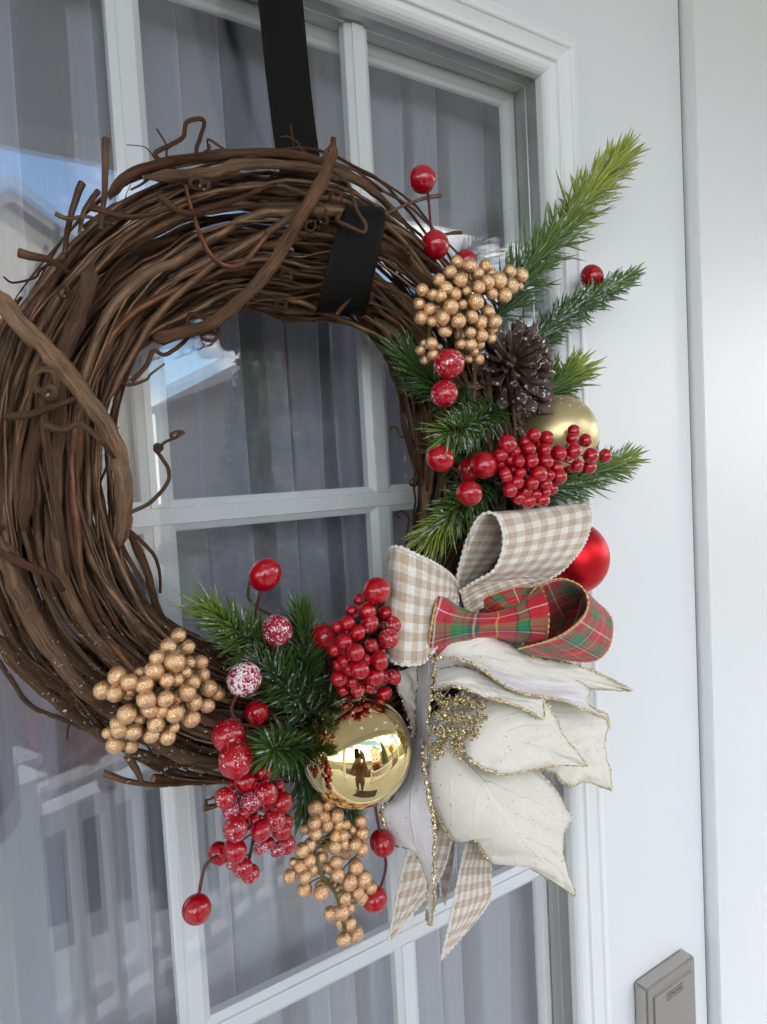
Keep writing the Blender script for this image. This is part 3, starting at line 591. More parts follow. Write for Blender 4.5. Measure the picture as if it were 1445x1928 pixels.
# black hanging ribbon: from above the door, behind the ring, under it and up over the front
def strap(name, pts, wpx, mat_, parent, n=90):
    "pts: (px, py, depth, left x, right x)"
    A = [(l, y, d) for (y, l, r_, d) in pts]; B = [(r_, y, d) for (y, l, r_, d) in pts]
    me, a, b = loft(name, A, B, n, 8); return solid(obj(name, me, mat_, parent), .0005)
hang = thing('hanging_ribbon', 'black ribbon strap that holds the wreath up on the door', 'ribbon', tuple(at(560, 300, .03)))
strap('strap', [(-260, 452, 540, .046), (0, 486, 570, .036), (150, 502, 584, .028), (285, 520, 601, .020), (420, 545, 628, .014), (520, 563, 650, .012)], 0, m_black, hang)
A = [(568, 520, .013), (578, 560, .018), (588, 584, .040), (592, 588, .068), (597, 582, .088), (607, 540, .100), (624, 470, .106), (640, 415, .108), (650, 392, .103), (655, 388, .092), (655, 398, .07)]
B = [(652, 520, .013), (668, 565, .018), (682, 590, .040), (688, 592, .068), (692, 580, .090), (702, 530, .101), (718, 460, .106), (726, 410, .107), (722, 394, .102), (715, 390, .092), (700, 398, .07)]
me, a_, b_ = loft('loop', A, B, 90, 10); solid(obj('loop', me, m_black, hang), .0005)

# ------------------------------------------------------------------ berries
S_RED = sphere('red_berry', 30, 20, 1.04, .05); S_RED.materials.append(m_red)
S_RED1 = S_RED.copy(); S_RED1.materials[0] = m_red1; S_RED2 = S_RED.copy(); S_RED2.materials[0] = m_red2; S_RED0 = S_RED.copy(); S_RED0.materials[0] = m_red0; S_RED3 = S_RED.copy(); S_RED3.materials[0] = m_red3
S_GOLD = sphere('gold_berry', 26, 18, 1.03, .04); S_GOLD.materials.append(m_gold)
rb = random.Random(3)
def put_berry(me, p, r, parent):
    q = Quaternion((rb.gauss(0, 1), rb.gauss(0, 1), rb.gauss(0, 1), rb.gauss(0, 1))).normalized()
    return obj('berry', me, None, parent, loc=p, rot=q, scale=(r*rb.uniform(.93, 1.04), r*rb.uniform(.93, 1.04), r*rb.uniform(.97, 1.07)))
def pick(label, berries, stems, cat='berry pick', group='red berries on wires'):
    p0 = at(*berries[0][:2], berries[0][3]); t = thing('berry_pick', label, cat, p0, group)
    for (x, y, rpx, d, fr) in berries:
        p = at(x, y, d); put_berry((S_RED0, S_RED, S_RED1, S_RED2, S_RED3)[fr], p, rw(rpx, p), t)
    for s in stems:
        pts = cr([at(*q) for q in s], 16); obj('stem', tube('stem', pts, .0010, 7), m_wire, t)
pick('two clean red berries on one wire above the upper gold cluster', [(796, 338, 26, .075, 0), (820, 461, 26, .09, 0)], [[(806, 362, .075), (812, 430, .084), (817, 470, .09), (826, 520, .085), (835, 560, .07)]])
pick('red berry half hidden behind the top of the upper gold cluster', [(877, 492, 22, .075, 0)], [[(877, 492, .075), (885, 560, .07)]])
pick('red berry peeping over the frosted pine sprig at the right edge', [(1115, 522, 23, .055, 0)], [[(1115, 522, .055), (1080, 590, .06), (1010, 660, .07)]])
pick('two snow flecked red berries touching, left of the pine cone', [(846, 685, 29, .122, 2), (837, 741, 26, .118, 2)], [[(846, 690, .115), (880, 740, .09)]])
pick('three glossy red berries on wires left of the small red cluster', [(829, 863, 26, .125, 0), (911, 876, 26, .122, 0), (884, 929, 25, .13, 0), (886, 884, 24, .105, 0)], [[(829, 863, .12), (860, 885, .112), (890, 890, .10)], [(884, 929, .125), (870, 895, .11), (872, 870, .105)]])
pick('red berry standing highest among the lower left pine sprigs', [(500, 1082, 31, .105, 1)], [[(492, 1110, .104), (482, 1160, .10), (490, 1230, .095), (520, 1300, .08)]])
pick('frosted red berry between the two lower pine sprigs', [(522, 1187, 29, .115, 3)], [[(518, 1200, .11), (505, 1250, .10), (530, 1310, .08)]])
pick('heavily snow covered red berry beside the lower gold cluster', [(460, 1279, 33, .128, 4)], [[(448, 1305, .125), (436, 1335, .122), (448, 1360, .12), (470, 1366, .11), (500, 1370, .095)]])
pick('three flecked red berries right of the lower left gold cluster', [(430, 1385, 30, .118, 2), (444, 1430, 33, .13, 2), (484, 1341, 22, .10, 1)], [[(430, 1385, .115), (470, 1390, .10), (520, 1380, .085)]])
pick('red berry tucked behind the dark pine sprig, left of the middle red cluster', [(610, 1198, 25, .098, 1)], [[(610, 1205, .095), (630, 1290, .085)]])
pick('large red berry on top of the middle red cluster', [(710, 1112, 26, .128, 1)], [[(708, 1135, .125), (706, 1170, .115)]])
pick('two red berries dangling on a wire left of the cream petals', [(720, 1587, 24, .11, 0), (706, 1693, 24, .112, 0)], [[(703, 1480, .10), (709, 1530, .106), (717, 1575, .11)], [(724, 1605, .112), (727, 1630, .112), (722, 1655, .112), (713, 1680, .112)]])
pick('lowest red berry hanging at the left on a bent wire', [(371, 1712, 28.5, .115, 0), (413, 1607, 21, .108, 1)], [[(374, 1690, .115), (380, 1655, .114), (388, 1628, .113), (402, 1616, .114), (420, 1606, .11), (450, 1590, .10)]])

def cluster(label, kind, lst, ox, oy, sc, d0, bulge, stem, seed, cat='berry cluster', group=None, mats=None, fills=0):
    rr = random.Random(seed); xs = [ox+a*sc for a, b, c in lst]; ys = [oy+b*sc for a, b, c in lst]; cx, cy_ = sum(xs)/len(xs), sum(ys)/len(ys)
    mr = max(math.hypot(x-cx, y-cy_) for x, y in zip(xs, ys)); ar = sum(c for _, _, c in lst)/len(lst)
    t = thing('berry_cluster', label, cat, at(cx, cy_, d0), group); st = cr([at(*p) for p in stem], 24); parts = []
    for (a, b, c), x, y in zip(lst, xs, ys):
        q = math.hypot(x-cx, y-cy_)/mr; d = d0+bulge*(1-q*q)+.010*(c-ar)/ar+rr.uniform(-.004, .004); p = at(x, y, d); r = rw(c*sc, p)*1.07
        put_berry(mats[rr.randrange(len(mats))], p, r, t)
        j = int(np.argmin(np.linalg.norm(st-np.array(p), axis=1))); e = st[j]
        v, f, u, _ = tube_vf(cr([tuple(e), tuple((np.array(p)+e)/2+np.array((0, .002, 0))), tuple(p)], 5), .0005, 5); parts.append((v, f, u))
    for k in range(len(lst)//3):                       # the inner berries that close the gaps
        i1 = rr.randrange(len(lst)); x, y = xs[i1]+(cx-xs[i1])*rr.uniform(.1, .5)+rr.uniform(-9, 9), ys[i1]+(cy_-ys[i1])*rr.uniform(.1, .5)+rr.uniform(-9, 9)
        if min(math.hypot(x-a, y-b) for a, b in zip(xs, ys)) < ar*sc*1.5: p = at(x, y, d0-.014+rr.uniform(-.004, .004)); put_berry(mats[0], p, rw(ar*sc, p), t)
    v, f, u, _ = tube_vf(st, np.linspace(.0016, .0009, 24), 7); parts.append((v, f, u))
    V, Fc, UV = merge(parts); obj('stem', mesh('stem', V, Fc, True, UV), m_olive if kind == 'gold' else m_darkstem, t)
    return t
G1 = [(580,140,72),(715,180,78),(895,180,72),(1155,240,70),(1275,280,78),(1035,335,85),(1170,400,82),(1265,400,40),(1095,500,80),(960,480,62),(915,360,72),(805,265,72),(815,410,70),(505,250,72),(615,335,76),(385,335,70),(460,420,72),(555,485,72),(205,440,68),(320,490,60),(405,505,68),(170,590,70),(290,655,70),(515,625,80),(430,740,80),(195,745,75),(315,785,55),(595,775,80),(740,730,68),(840,790,72),(785,570,85),(915,670,70),(990,785,78),(960,870,60),(955,965,58),(850,935,72),(725,900,62),(725,1030,72),(830,1030,55),(620,1030,60),(765,1110,50),(815,1190,65),(705,1190,45),(450,890,70),(680,450,55),(640,600,55)]
G1b = [(305,1020,65),(185,1095,58),(325,1145,60),(235,1200,58),(385,1060,38),(220,1020,40)]
G2 = [(285,570,100),(135,720,92),(265,750,92),(415,640,88),(420,730,60),(525,540,60),(925,145,78),(815,265,85),(1020,270,75),(700,380,80),(885,420,108),(670,520,100),(570,665,95),(800,620,75),(905,610,70),(590,820,98),(620,910,90),(790,810,85),(1010,745,90),(1090,850,85),(1055,1020,88),(885,965,92),(690,1070,88),(640,1190,82),(810,1205,85),(750,935,70),(385,970,98),(295,1060,85),(300,1130,88),(455,1155,85),(265,1290,92),(430,1300,72),(190,1165,60),(520,1020,60),(1045,430,60),(1160,430,75),(1000,530,60),(1190,560,70),(1250,700,85),(1340,750,75),(1225,880,75),(1070,640,80),(900,800,70),(880,1110,55)]
G3 = [(465,190,85),(600,160,65),(550,300,82),(705,285,90),(450,370,78),(590,400,72),(340,440,62),(465,500,75),(735,390,70),(820,390,55),(995,350,72),(1005,500,85),(890,450,50),(700,530,75),(790,520,65),(685,650,80),(790,620,70),(840,610,60),(925,630,78),(1015,680,75),(395,630,72),(305,690,82),(525,775,62),(395,810,70),(285,880,90),(200,830,50),(420,920,70),(160,995,78),(335,1000,75),(335,1150,85),(705,830,72),(600,900,60),(715,970,85),(935,885,82),(1030,1025,88),(865,1065,88),(1110,1125,75),(955,1185,80),(1005,1250,75),(690,1110,70),(530,1190,85),(515,1110,60),(795,1245,88),(640,1430,80),(765,1415,85),(865,1365,60),(865,1545,75),(790,1735,82),(930,1670,88)]
RB_ = [(600,335,72),(495,480,68),(700,490,112),(935,515,90),(730,655,112),(1035,665,108),(445,640,95),(325,690,85),(580,765,98),(980,840,122),(405,880,105),(755,935,90),(280,990,85),(550,1020,112),(405,1130,90),(860,1130,110),(600,1240,118),(320,1180,70),(800,1330,122),(930,1330,80),(1045,1340,92),(340,1360,105),(500,1400,75),(390,1510,75),(720,1460,90),(920,1550,90),(870,1010,70),(580,1510,90),(480,1240,80),(680,1120,80)]
RC_ = [(335,480,140),(620,240,140),(525,455,75),(450,290,70),(870,110,115),(920,420,160),(700,540,135),(1160,540,130),(1110,310,80),(420,660,115),(600,700,95),(485,920,165),(850,940,140),(1040,790,155),(1200,830,110),(1150,950,120),(840,1180,100),(960,1120,80),(1210,1140,130),(1090,1220,100),(480,1220,162),(440,1400,95),(590,1470,135),(700,1560,125),(900,260,70),(700,300,100),(760,800,90),(650,850,80)]
RA_ = [(210,330,95),(135,450,75),(280,410,72),(400,300,60),(495,225,70),(630,260,78),(440,380,70),(605,395,75),(765,420,85),(330,510,62),(465,510,75),(620,515,78),(130,540,60),(240,500,60),(350,635,65),(550,650,85),(740,580,65),(770,680,75),(180,640,65),(310,740,72),(475,750,68),(620,760,65),(690,810,60),(235,820,75),(405,840,70),(515,870,60),(620,850,55),(590,930,75),(440,940,80),(330,910,70),(270,600,50),(660,660,60),(200,690,60),(930,180,65),(910,270,62),(1055,285,70),(930,400,80),(1115,450,82),(1270,450,70),(965,560,65),(1100,575,68),(870,470,45)]
GG = 'gold berry clusters on the wreath'; RG = 'red berry clusters on the wreath'; gm = [S_GOLD]
cluster('gold pearl berry cluster at the top right, above the pine cone', 'gold', G1, 760, 470, .173, .108, .020, [(870, 690, .085), (875, 620, .10), (880, 560, .112), (900, 520, .112), (950, 520, .11)], 1, group=GG, mats=gm)
cluster('small sprig of six gold berries left of the two snowy red berries', 'gold', G1b, 760, 470, .173, .108, .008, [(812, 600, .10), (808, 630, .104), (806, 660, .106)], 2, group=GG, mats=gm)
cluster('gold pearl berry cluster on the bare vines at the lower left', 'gold', G2, 170, 1170, .18, .112, .024, [(430, 1320, .095), (360, 1300, .11), (290, 1310, .118), (250, 1330, .112)], 3, group=GG, mats=gm)
cluster('gold pearl berry cluster hanging lowest under the shiny gold bauble', 'gold', G3, 520, 1490, .1608, .105, .014, [(600, 1480, .09), (594, 1560, .105), (596, 1625, .116), (612, 1655, .118), (635, 1690, .116), (650, 1760, .108)], 4, group=GG, mats=gm)
cluster('upright red berry cluster above the shiny gold bauble', 'red', RB_, 590, 1080, .1453, .112, .022, [(690, 1340, .10), (690, 1240, .11), (695, 1160, .112), (700, 1125, .112)], 5, group=RG, mats=[S_RED0, S_RED0, S_RED, S_RED1])
cluster('snow flecked drooping red berry cluster at the lower left', 'red', RC_, 380, 1440, .1315, .112, .020, [(500, 1420, .10), (480, 1480, .11), (480, 1560, .115), (465, 1640, .11)], 6, group=RG, mats=[S_RED1, S_RED2, S_RED, S_RED0, S_RED1])
cluster('small dark red berry cluster in front of the matte gold bauble', 'red', RA_, 920, 780, .173, .118, .020, [(930, 930, .09), (990, 890, .11), (1050, 860, .115), (1120, 855, .11)], 7, group=RG, mats=[S_RED0, S_RED0, S_RED, S_RED0])

# ------------------------------------------------------------------ pine sprigs
def sprig(label, path, nl, n, t0, t1, frost=.3, seed=0, spread=(.55, .95), rpx=2.2):
    "path: (px, py, depth) from root to tip; nl: needle length in pixels; t0..t1 colour from root to tip"
    frost *= .6; nl *= 1.16; n = int(n*.62); rpx *= 1.28; spread = (spread[0]+.14, spread[1]+.12)
    rr = random.Random(seed); P = cr([at(*p) for p in path], 60); T = np.gradient(P, axis=0); T /= np.linalg.norm(T, axis=1)[:, None]
    t = thing('pine_sprig', label, 'pine sprig', tuple(P[0]), 'frosted artificial pine sprigs')
    obj('stem', tube('stem', P, np.linspace(.0016, .0008, 60), 7), m_olive, t)
    L0 = rw(nl, Vector(P[30])); V, Fc, tint, fro = [], [], [], []
    for i in range(n):
        s = (i+rr.random())/n; x = s*59; k = min(58, int(x)); c = P[k]*(1-(x-k))+P[k+1]*(x-k); ax = T[k]
        an = i*2.39996+rr.uniform(-.5, .5); a = np.cross(ax, (0.13, .2, 1.)); a /= np.linalg.norm(a); b = np.cross(ax, a); rd = a*math.cos(an)+b*math.sin(an)
        op = rr.uniform(*spread)*(1-.5*s**4); Ln = L0*rr.uniform(.6, 1.12)*(1-.25*abs(s-.45)); dr = ax*math.cos(op)+rd*math.sin(op)
        bend = ax*rr.uniform(.0, .40)*Ln+np.array([rr.gauss(0, .07)*Ln for _ in range(3)])+np.array((0, 0, -.05*Ln)); sd_ = np.cross(dr, rd+ax*.3+np.array((.01, .02, .03))); sd_ /= np.linalg.norm(sd_)+1e-9; nn = np.cross(dr, sd_)
        w = rw(rpx, Vector(c))*rr.uniform(.8, 1.15); base = len(V); tt = min(1, max(0, t0+(t1-t0)*s**1.15+rr.uniform(-.07, .07))); fz = 1.0 if rr.random() < frost else 0.0
        for j, (g, wk) in enumerate(((0, .55), (.4, 1.0), (.78, .75), (1.0, .12))):
            q = c+dr*Ln*g+bend*g*g
            for e in range(3):
                ang = e*2.0944; V.append(q+(sd_*math.cos(ang)+nn*.55*math.sin(ang))*w*wk); tint.append(min(1, tt+.10*g)); fro.append(fz*(1-.55*g))
        for j in range(3):
            for e in range(3): e2 = (e+1) % 3; Fc.append((base+j*3+e, base+j*3+e2, base+j*3+3+e2, base+j*3+3+e))
    me = mesh('needles', V, Fc, True, None, None, tint); fa = me.attributes.new('frost', 'FLOAT', 'POINT'); fa.data.foreach_set('value', np.asarray(fro, dtype=np.float32))
    obj('needles', me, m_needle, t, kind='stuff')
    if frost > .2:                                     # clumps of fake snow caught along the stem
        V, Fc = [], []
        for i in range(int(150*frost)):
            s = rr.uniform(.05, .95)*59; k = int(s); c = P[k]+T[k]*0+np.array([rr.gauss(0, 1) for _ in range(3)])*L0*.16; q = len(V); r_ = rw(rr.uniform(1.2, 3.4), Vector(c))
            for v in ((1, 0, 0), (-1, 0, 0), (0, 1, 0), (0, -1, 0), (0, 0, 1), (0, 0, -1)): V.append(c+np.array(v)*r_*rr.uniform(.5, 1.3))
            for f in ((0, 2, 4), (2, 1, 4), (1, 3, 4), (3, 0, 4), (2, 0, 5), (1, 2, 5), (3, 1, 5), (0, 3, 5)): Fc.append(tuple(q+z for z in f))
        obj('snow_flecks', mesh('snow_flecks', V, Fc, True), m_snow, t, kind='stuff')
m_snow = plain('fake_snow', (.82, .84, .86), .7)
sprig('tall pine sprig with a yellow green tip at the top right', [(935, 600, .085), (985, 520, .08), (1060, 430, .075), (1120, 352, .07), (1168, 300, .066)], 72, 900, 0.2, 1.35, .30, 1, (.45, .85), 2.6)
sprig('heavily frosted pine sprig pointing right below the tall one', [(990, 660, .08), (1050, 605, .078), (1120, 560, .075), (1182, 522, .07)], 44, 700, .15, .52, .62, 2, (.5, .9), 2.3)
sprig('short pine sprig with yellow tip behind the matte gold bauble', [(1000, 760, .07), (1045, 730, .068), (1085, 698, .064)], 58, 440, .25, 1.1, .05, 3, (.5, 1.0), 2.6)
sprig('pine sprig reaching right beneath the small red berry cluster', [(985, 925, .09), (1060, 915, .088), (1130, 885, .084), (1180, 866, .078)], 52, 680, .2, .85, .35, 4, (.5, .9), 2.4)
sprig('dark pine sprig reaching left beside the two snowy red berries', [(890, 790, .085), (845, 745, .085), (805, 715, .08), (768, 668, .075)], 56, 620, .05, .35, .28, 5, (.5, 1.05), 2.3)
sprig('frosted pine sprig pointing forward under the pine cone', [(935, 770, .085), (905, 790, .10), (875, 805, .115), (845, 812, .125)], 52, 520, .2, .62, .5, 6, (.6, 1.15), 2.4)
sprig('drooping pine sprig with yellow tip beside the gingham bow', [(925, 890, .085), (890, 930, .095), (855, 965, .10), (815, 1005, .10)], 62, 620, .18, .88, .42, 7, (.55, 1.05), 2.7)
sprig('bright green pine sprig reaching up left from the lower decorations', [(560, 1290, .09), (500, 1230, .10), (450, 1190, .108), (395, 1150, .11)], 58, 680, .30, .74, .35, 8, (.55, 1.05), 2.7)
sprig('dark upright pine sprig left of the middle red cluster', [(590, 1340, .085), (580, 1270, .09), (573, 1210, .092), (568, 1160, .092)], 48, 620, .12, .42, .2, 9, (.55, 1.0), 2.4)
sprig('frosted pine sprig in the middle of the lower decorations', [(600, 1370, .085), (560, 1320, .10), (525, 1280, .108), (490, 1250, .11)], 54, 520, .1, .3, .6, 10, (.55, 1.05), 2.4)
sprig('pine sprig seen end on like a green star left of the gold bauble', [(590, 1400, .085), (555, 1405, .105), (530, 1408, .125), (514, 1410, .137)], 54, 420, .1, .5, .18, 11, (.75, 1.3), 2.5)
sprig('dark pine sprig hanging down behind the shiny gold bauble', [(570, 1340, .075), (575, 1410, .08), (578, 1470, .08), (580, 1530, .078)], 50, 560, .06, .25, .1, 12, (.5, 1.0), 2.3)
sprig('dark pine sprig filling the space above the shiny gold bauble', [(560, 1440, .075), (600, 1370, .085), (625, 1320, .088), (650, 1280, .085)], 54, 520, .05, .22, .12, 13, (.6, 1.1), 2.3)
sprig('short pine sprig showing below the shiny gold bauble', [(640, 1440, .07), (650, 1490, .075), (662, 1530, .075)], 34, 240, .12, .3, .05, 14, (.5, 1.0), 2.2)
sprig('dark pine sprig behind the three glossy red berries', [(980, 960, .07), (930, 900, .08), (890, 870, .085), (850, 850, .088)], 56, 480, .04, .25, .2, 15, (.6, 1.1), 2.3)

# ------------------------------------------------------------------ pine cone
def pine_cone():
    c = at(957, 700, .090); ax = (CAM-c).normalized()*.80+rt*.18+up*.42; ax.normalize()
    t = thing('pine_cone', 'open brown pine cone dusted with snow at the upper right', 'pine cone', c)
    H = .040; a = ax.orthogonal().normalized(); b = ax.cross(a)
    obj('core', tube('core', cr([c-ax*.024, c, c+ax*.020], 8), [.004, .009, .010, .009, .008, .006, .004, .002], 10), m_cone, t)
    # one scale: narrow at the root, broad and thick at the tip
    V, UV, Fc = [], [], []; rows = ((0, .22, .05), (.35, .42, .07), (.7, .80, .08), (.88, .95, .11), (.98, .60, .12), (1.06, .16, .06))
    for g, wd, th in rows:
        for (q, z) in ((-1, 0), (-.5, .8), (0, 1), (.5, .8), (1, 0), (.5, -.7), (-.5, -.7)): V.append((g+.05*abs(q)*(-1 if g > .8 else 0), q*wd*.19, z*th*.5+.14*g*g)); UV.append((q*.5+.5, min(1, g)))
    n = 7
    for i in range(len(rows)-1):
        for k in range(n): Fc.append((i*n+k, i*n+(k+1) % n, (i+1)*n+(k+1) % n, (i+1)*n+k))
    Fc += [tuple(range(n))[::-1], tuple(range((len(rows)-1)*n, len(rows)*n))]
    me = mesh('scale', V, Fc, True, UV); me.materials.append(m_cone); rr = random.Random(4); N = 82
    for i in range(N):
        s = i/(N-1); an = i*2.39996+rr.uniform(-.22, .22); h = -.024+.044*s; rad = a*math.cos(an)+b*math.sin(an); el = R(-30+80*s**1.5+rr.uniform(-12, 12)); d = (rad*math.cos(el)+ax*math.sin(el)).normalized()
        ln = .041*(1-.50*s**1.8)*rr.uniform(.75, 1.12); y = ax.cross(rad).normalized(); y = (y+d.cross(y)*rr.uniform(-.35, .35)).normalized(); z = d.cross(y); mt = Matrix((d, y, z)).transposed()
        obj('scale', me, None, t, loc=c+ax*h+rad*.004, rot=mt.to_quaternion(), scale=(ln, ln*rr.uniform(.85, 1.1), ln))
pine_cone()

# ------------------------------------------------------------------ baubles
SPH = sphere('ball', 72, 48)
def ball(label, x, y, rpx, d, m, capdir):
    c = at(x, y, d); r = rw(rpx, c); t = thing('bauble', label, 'bauble', c-Vector((0, 0, r))); me = SPH.copy(); me.materials.append(m); obj('ball', me, None, t, loc=c, scale=(r, r, r))
    v = capdir.normalized(); P = [c+v*r*k for k in (.97, 1.0, 1.10, 1.12, 1.125)]; obj('cap', tube('cap', P, [r*.20, r*.20, r*.20, r*.18, .001], 20), m_cap, t)
    h = [tuple(c+v*(r*1.16+r*.09*math.cos(a_))+v.orthogonal().normalized()*r*.09*math.sin(a_)) for a_ in np.linspace(0, 6.28, 16)]; obj('hanging_loop', tube('hanging_loop', np.array(h), r*.014, 6), m_cap, t)
ball('shiny mirror gold bauble at the bottom of the wreath', 672, 1412, 104, .115, m_bshiny, rt*-.3+up*.4+fw*.9)
ball('matte gold bauble at the right behind the small red berries', 1050, 819, 75, .088, m_bmatte, rt*-.95+up*.22+fw*.25)
ball('satin red bauble at the right behind the gingham bow', 1076, 1050, 70, .062, m_bred, rt*-.8+fw*.5)

# ------------------------------------------------------------------ bows
m_inside = None
gb = thing('gingham_bow', 'beige and cream gingham ribbon bow with stitched edges and long tails', 'bow', at(865, 1120, .09))
def ribbon(parent, name, A, B, mat_, edge, er, n=80, m=16, width=.063, Mid=None, wav=0.0, seed=0, label=None):
    me, a, b = loft(name, A, B, n, m, width, Mid, wav=wav, seed=seed); o_ = solid(obj(name, me, mat_, parent, label=label), .0007)
    for q in (a, b): stitch('edging', q, er, o_, edge)
    return o_
ribbon(gb, 'loop', [(866, 1108, .098), (852, 1086, .112), (822, 1063, .124), (782, 1043, .130), (750, 1030, .124), (734, 1036, .108), (742, 1062, .092), (800, 1098, .082), (862, 1124, .086)], [(864, 1150, .102), (840, 1185, .118), (806, 1240, .130), (772, 1252, .134), (738, 1244, .126), (720, 1212, .108), (730, 1218, .09), (800, 1200, .078), (862, 1142, .084)], m_ging, m_edge, .0011, wav=.0015, seed=1)
ribbon(gb, 'loop', [(866, 1112, .096), (861, 1088, .104), (876, 1030, .110), (894, 985, .116), (915, 966, .122), (936, 972, .129), (948, 1005, .134), (946, 1040, .134), (930, 1074, .130), (895, 1095, .118), (866, 1114, .104)], [(880, 1128, .088), (950, 1075, .076), (1050, 1030, .066), (1085, 985, .066), (1072, 958, .074), (1100, 947, .088), (1114, 968, .098), (1104, 1015, .106), (1078, 1054, .110), (1038, 1088, .106), (905, 1150, .098)], m_ging, m_edge, .0011, 100, wav=.001, seed=2)
ribbon(gb, 'underfold', [(866, 1116, .104), (900, 1100, .112), (950, 1085, .116), (1005, 1080, .112)], [(880, 1165, .098), (920, 1135, .105), (975, 1112, .108), (1040, 1092, .104)], m_ging, m_edge, .0008, 40, wav=.002, seed=3)
ribbon(gb, 'tail', [(800, 1480, .095), (778, 1570, .098), (758, 1640, .10), (745, 1705, .10), (732, 1772, .10)], [(862, 1480, .09), (852, 1570, .092), (838, 1630, .094), (815, 1672, .096), (737, 1768, .10)], m_ging, m_edge, .0009, 60, wav=.002, seed=4)
ribbon(gb, 'tail', [(822, 1500, .08), (826, 1590, .08), (828, 1650, .08), (832, 1690, .08)], [(862, 1500, .075), (856, 1590, .076), (848, 1650, .078), (838, 1704, .08)], m_ging, m_edge, .0008, 40, wav=.001, seed=5)
ribbon(gb, 'tail', [(905, 1510, .10), (880, 1585, .102), (864, 1650, .106), (850, 1725, .108), (831, 1808, .108)], [(950, 1510, .096), (928, 1590, .098), (924, 1645, .10), (920, 1700, .10), (836, 1802, .106)], m_ging, m_edge, .0009, 60, wav=.0015, seed=6)
tb = thing('tartan_bow', 'red and green tartan ribbon bow with gold wire edges above the petals', 'bow', at(930, 1180, .10))
ribbon(tb, 'loop', [(850, 1135, .098), (834, 1118, .110), (826, 1116, .122), (815, 1165, .132), (808, 1222, .128), (818, 1240, .112)], [(1000, 1112, .104), (1012, 1104, .118), (1022, 1110, .132), (1033, 1155, .142), (1029, 1203, .138), (1010, 1225, .118)], m_tartan, m_goldthread, .0007, 60, 24, Mid=[(925, 1174, .098), (922, 1163, .107), (918, 1155, .119), (912, 1174, .128), (912, 1194, .127), (915, 1206, .112)], wav=.0025, seed=9)
ribbon(tb, 'loop', [(985, 1214, .126), (985, 1165, .118), (1004, 1112, .122), (1050, 1090, .130), (1090, 1101, .138), (1107, 1128, .142), (1099, 1160, .146), (1066, 1190, .146), (1030, 1207, .142), (975, 1222, .132)], [(1000, 1226, .092), (1020, 1205, .086), (1045, 1185, .084), (1078, 1158, .086), (1118, 1135, .094), (1149, 1160, .106), (1153, 1196, .112), (1140, 1230, .116), (1104, 1246, .120), (1000, 1232, .118)], m_tartan, m_goldthread, .0007, 90, wav=.001, seed=7)
ribbon(tb, 'inner_fold', [(995, 1112, .108), (1050, 1094, .112), (1094, 1106, .116), (1104, 1130, .122)], [(985, 1218, .106), (1030, 1206, .110), (1072, 1186, .116), (1098, 1158, .124)], m_tartan, m_goldthread, .0004, 40, Mid=[(985, 1165, .084), (1040, 1150, .086), (1085, 1142, .096), (1104, 1145, .116)])
ribbon(tb, 'loop', [(880, 1170, .09), (895, 1135, .10), (930, 1118, .11), (980, 1105, .112), (1020, 1110, .108)], [(930, 1190, .09), (945, 1165, .11), (960, 1150, .122), (990, 1140, .124), (1020, 1135, .118)], m_tartan, m_goldthread, .0006, 40)

# ------------------------------------------------------------------ poinsettia
ps = thing('poinsettia_flower', 'large cream velvet poinsettia with gold glitter edged petals', 'flower', at(850, 1390, .11))
def petal(A, B, Mid, mat_=None, n=70, m=18, wav=.0045, seed=0, rim=.0008, label=None):
    rr = random.Random(seed); n_ = n
    def rough(L): return L
    PA, PB, PM = cr([at(*p) for p in A], n), cr([at(*p) for p in B], n), cr([at(*p) for p in Mid], n)
    for q, sd_ in ((PA, 1), (PB, 2)):                 # small scallops of a cut edge
        for i in range(n):
            k = math.sin(math.pi*i/(n-1))**.5; c = PM[i]-q[i]; L_ = np.linalg.norm(c)+1e-9
            q[i] += c/L_*.0016*k*noise.noise((i*.45, seed*7.3, sd_)); q[i] += np.array((0, -1, 0))*.003*k*noise.noise((i*.16, seed*3.1, sd_+5))
    V, UV, Fc = [], [], []
    for i in range(n):
        ctl = 2*PM[i]-.5*(PA[i]+PB[i])
        for j in range(m):
            s = j/(m-1); p = PA[i]*(1-s)**2+ctl*2*s*(1-s)+PB[i]*s*s
            p = p+np.array((0, -1, 0))*wav*noise.noise((i*.09, j*.22, seed))*math.sin(math.pi*s)
            sa = abs(2*s-1); p = p+np.array((0, -1, 0))*.0006*math.cos(2*math.pi*(6*i/(n-1)-2.1*sa**1.3)+seed)*math.sin(math.pi*s)**.7*math.sin(math.pi*i/(n-1))**.5
            V.append(p); UV.append((s, i/(n-1)))
    for i in range(n-1):
        for j in range(m-1): Fc.append((i*m+j, i*m+j+1, (i+1)*m+j+1, (i+1)*m+j))
    o_ = solid(obj('petal', mesh('petal', V, Fc, True, UV), mat_ or m_petal, ps, label=label), .0005)
    E = np.vstack([PA, PB[::-1][1:]]); Ls = np.concatenate([[0], np.cumsum(np.linalg.norm(np.diff(E, axis=0), axis=1))]); N = int(Ls[-1]/.0007); s = np.linspace(0, Ls[-1], N)
    Q = np.stack([np.interp(s, Ls, E[:, c]) for c in range(3)], 1); rad = rim*(1+np.array([rr.uniform(-.6, .7)+.55*noise.noise((k_*.03, seed, 2)) for k_ in range(N)])); Q += rng.normal(0, rim*.22, Q.shape)
    obj('glitter_rim', tube('glitter_rim', Q, rad, 6), m_glitter, o_)
    return o_
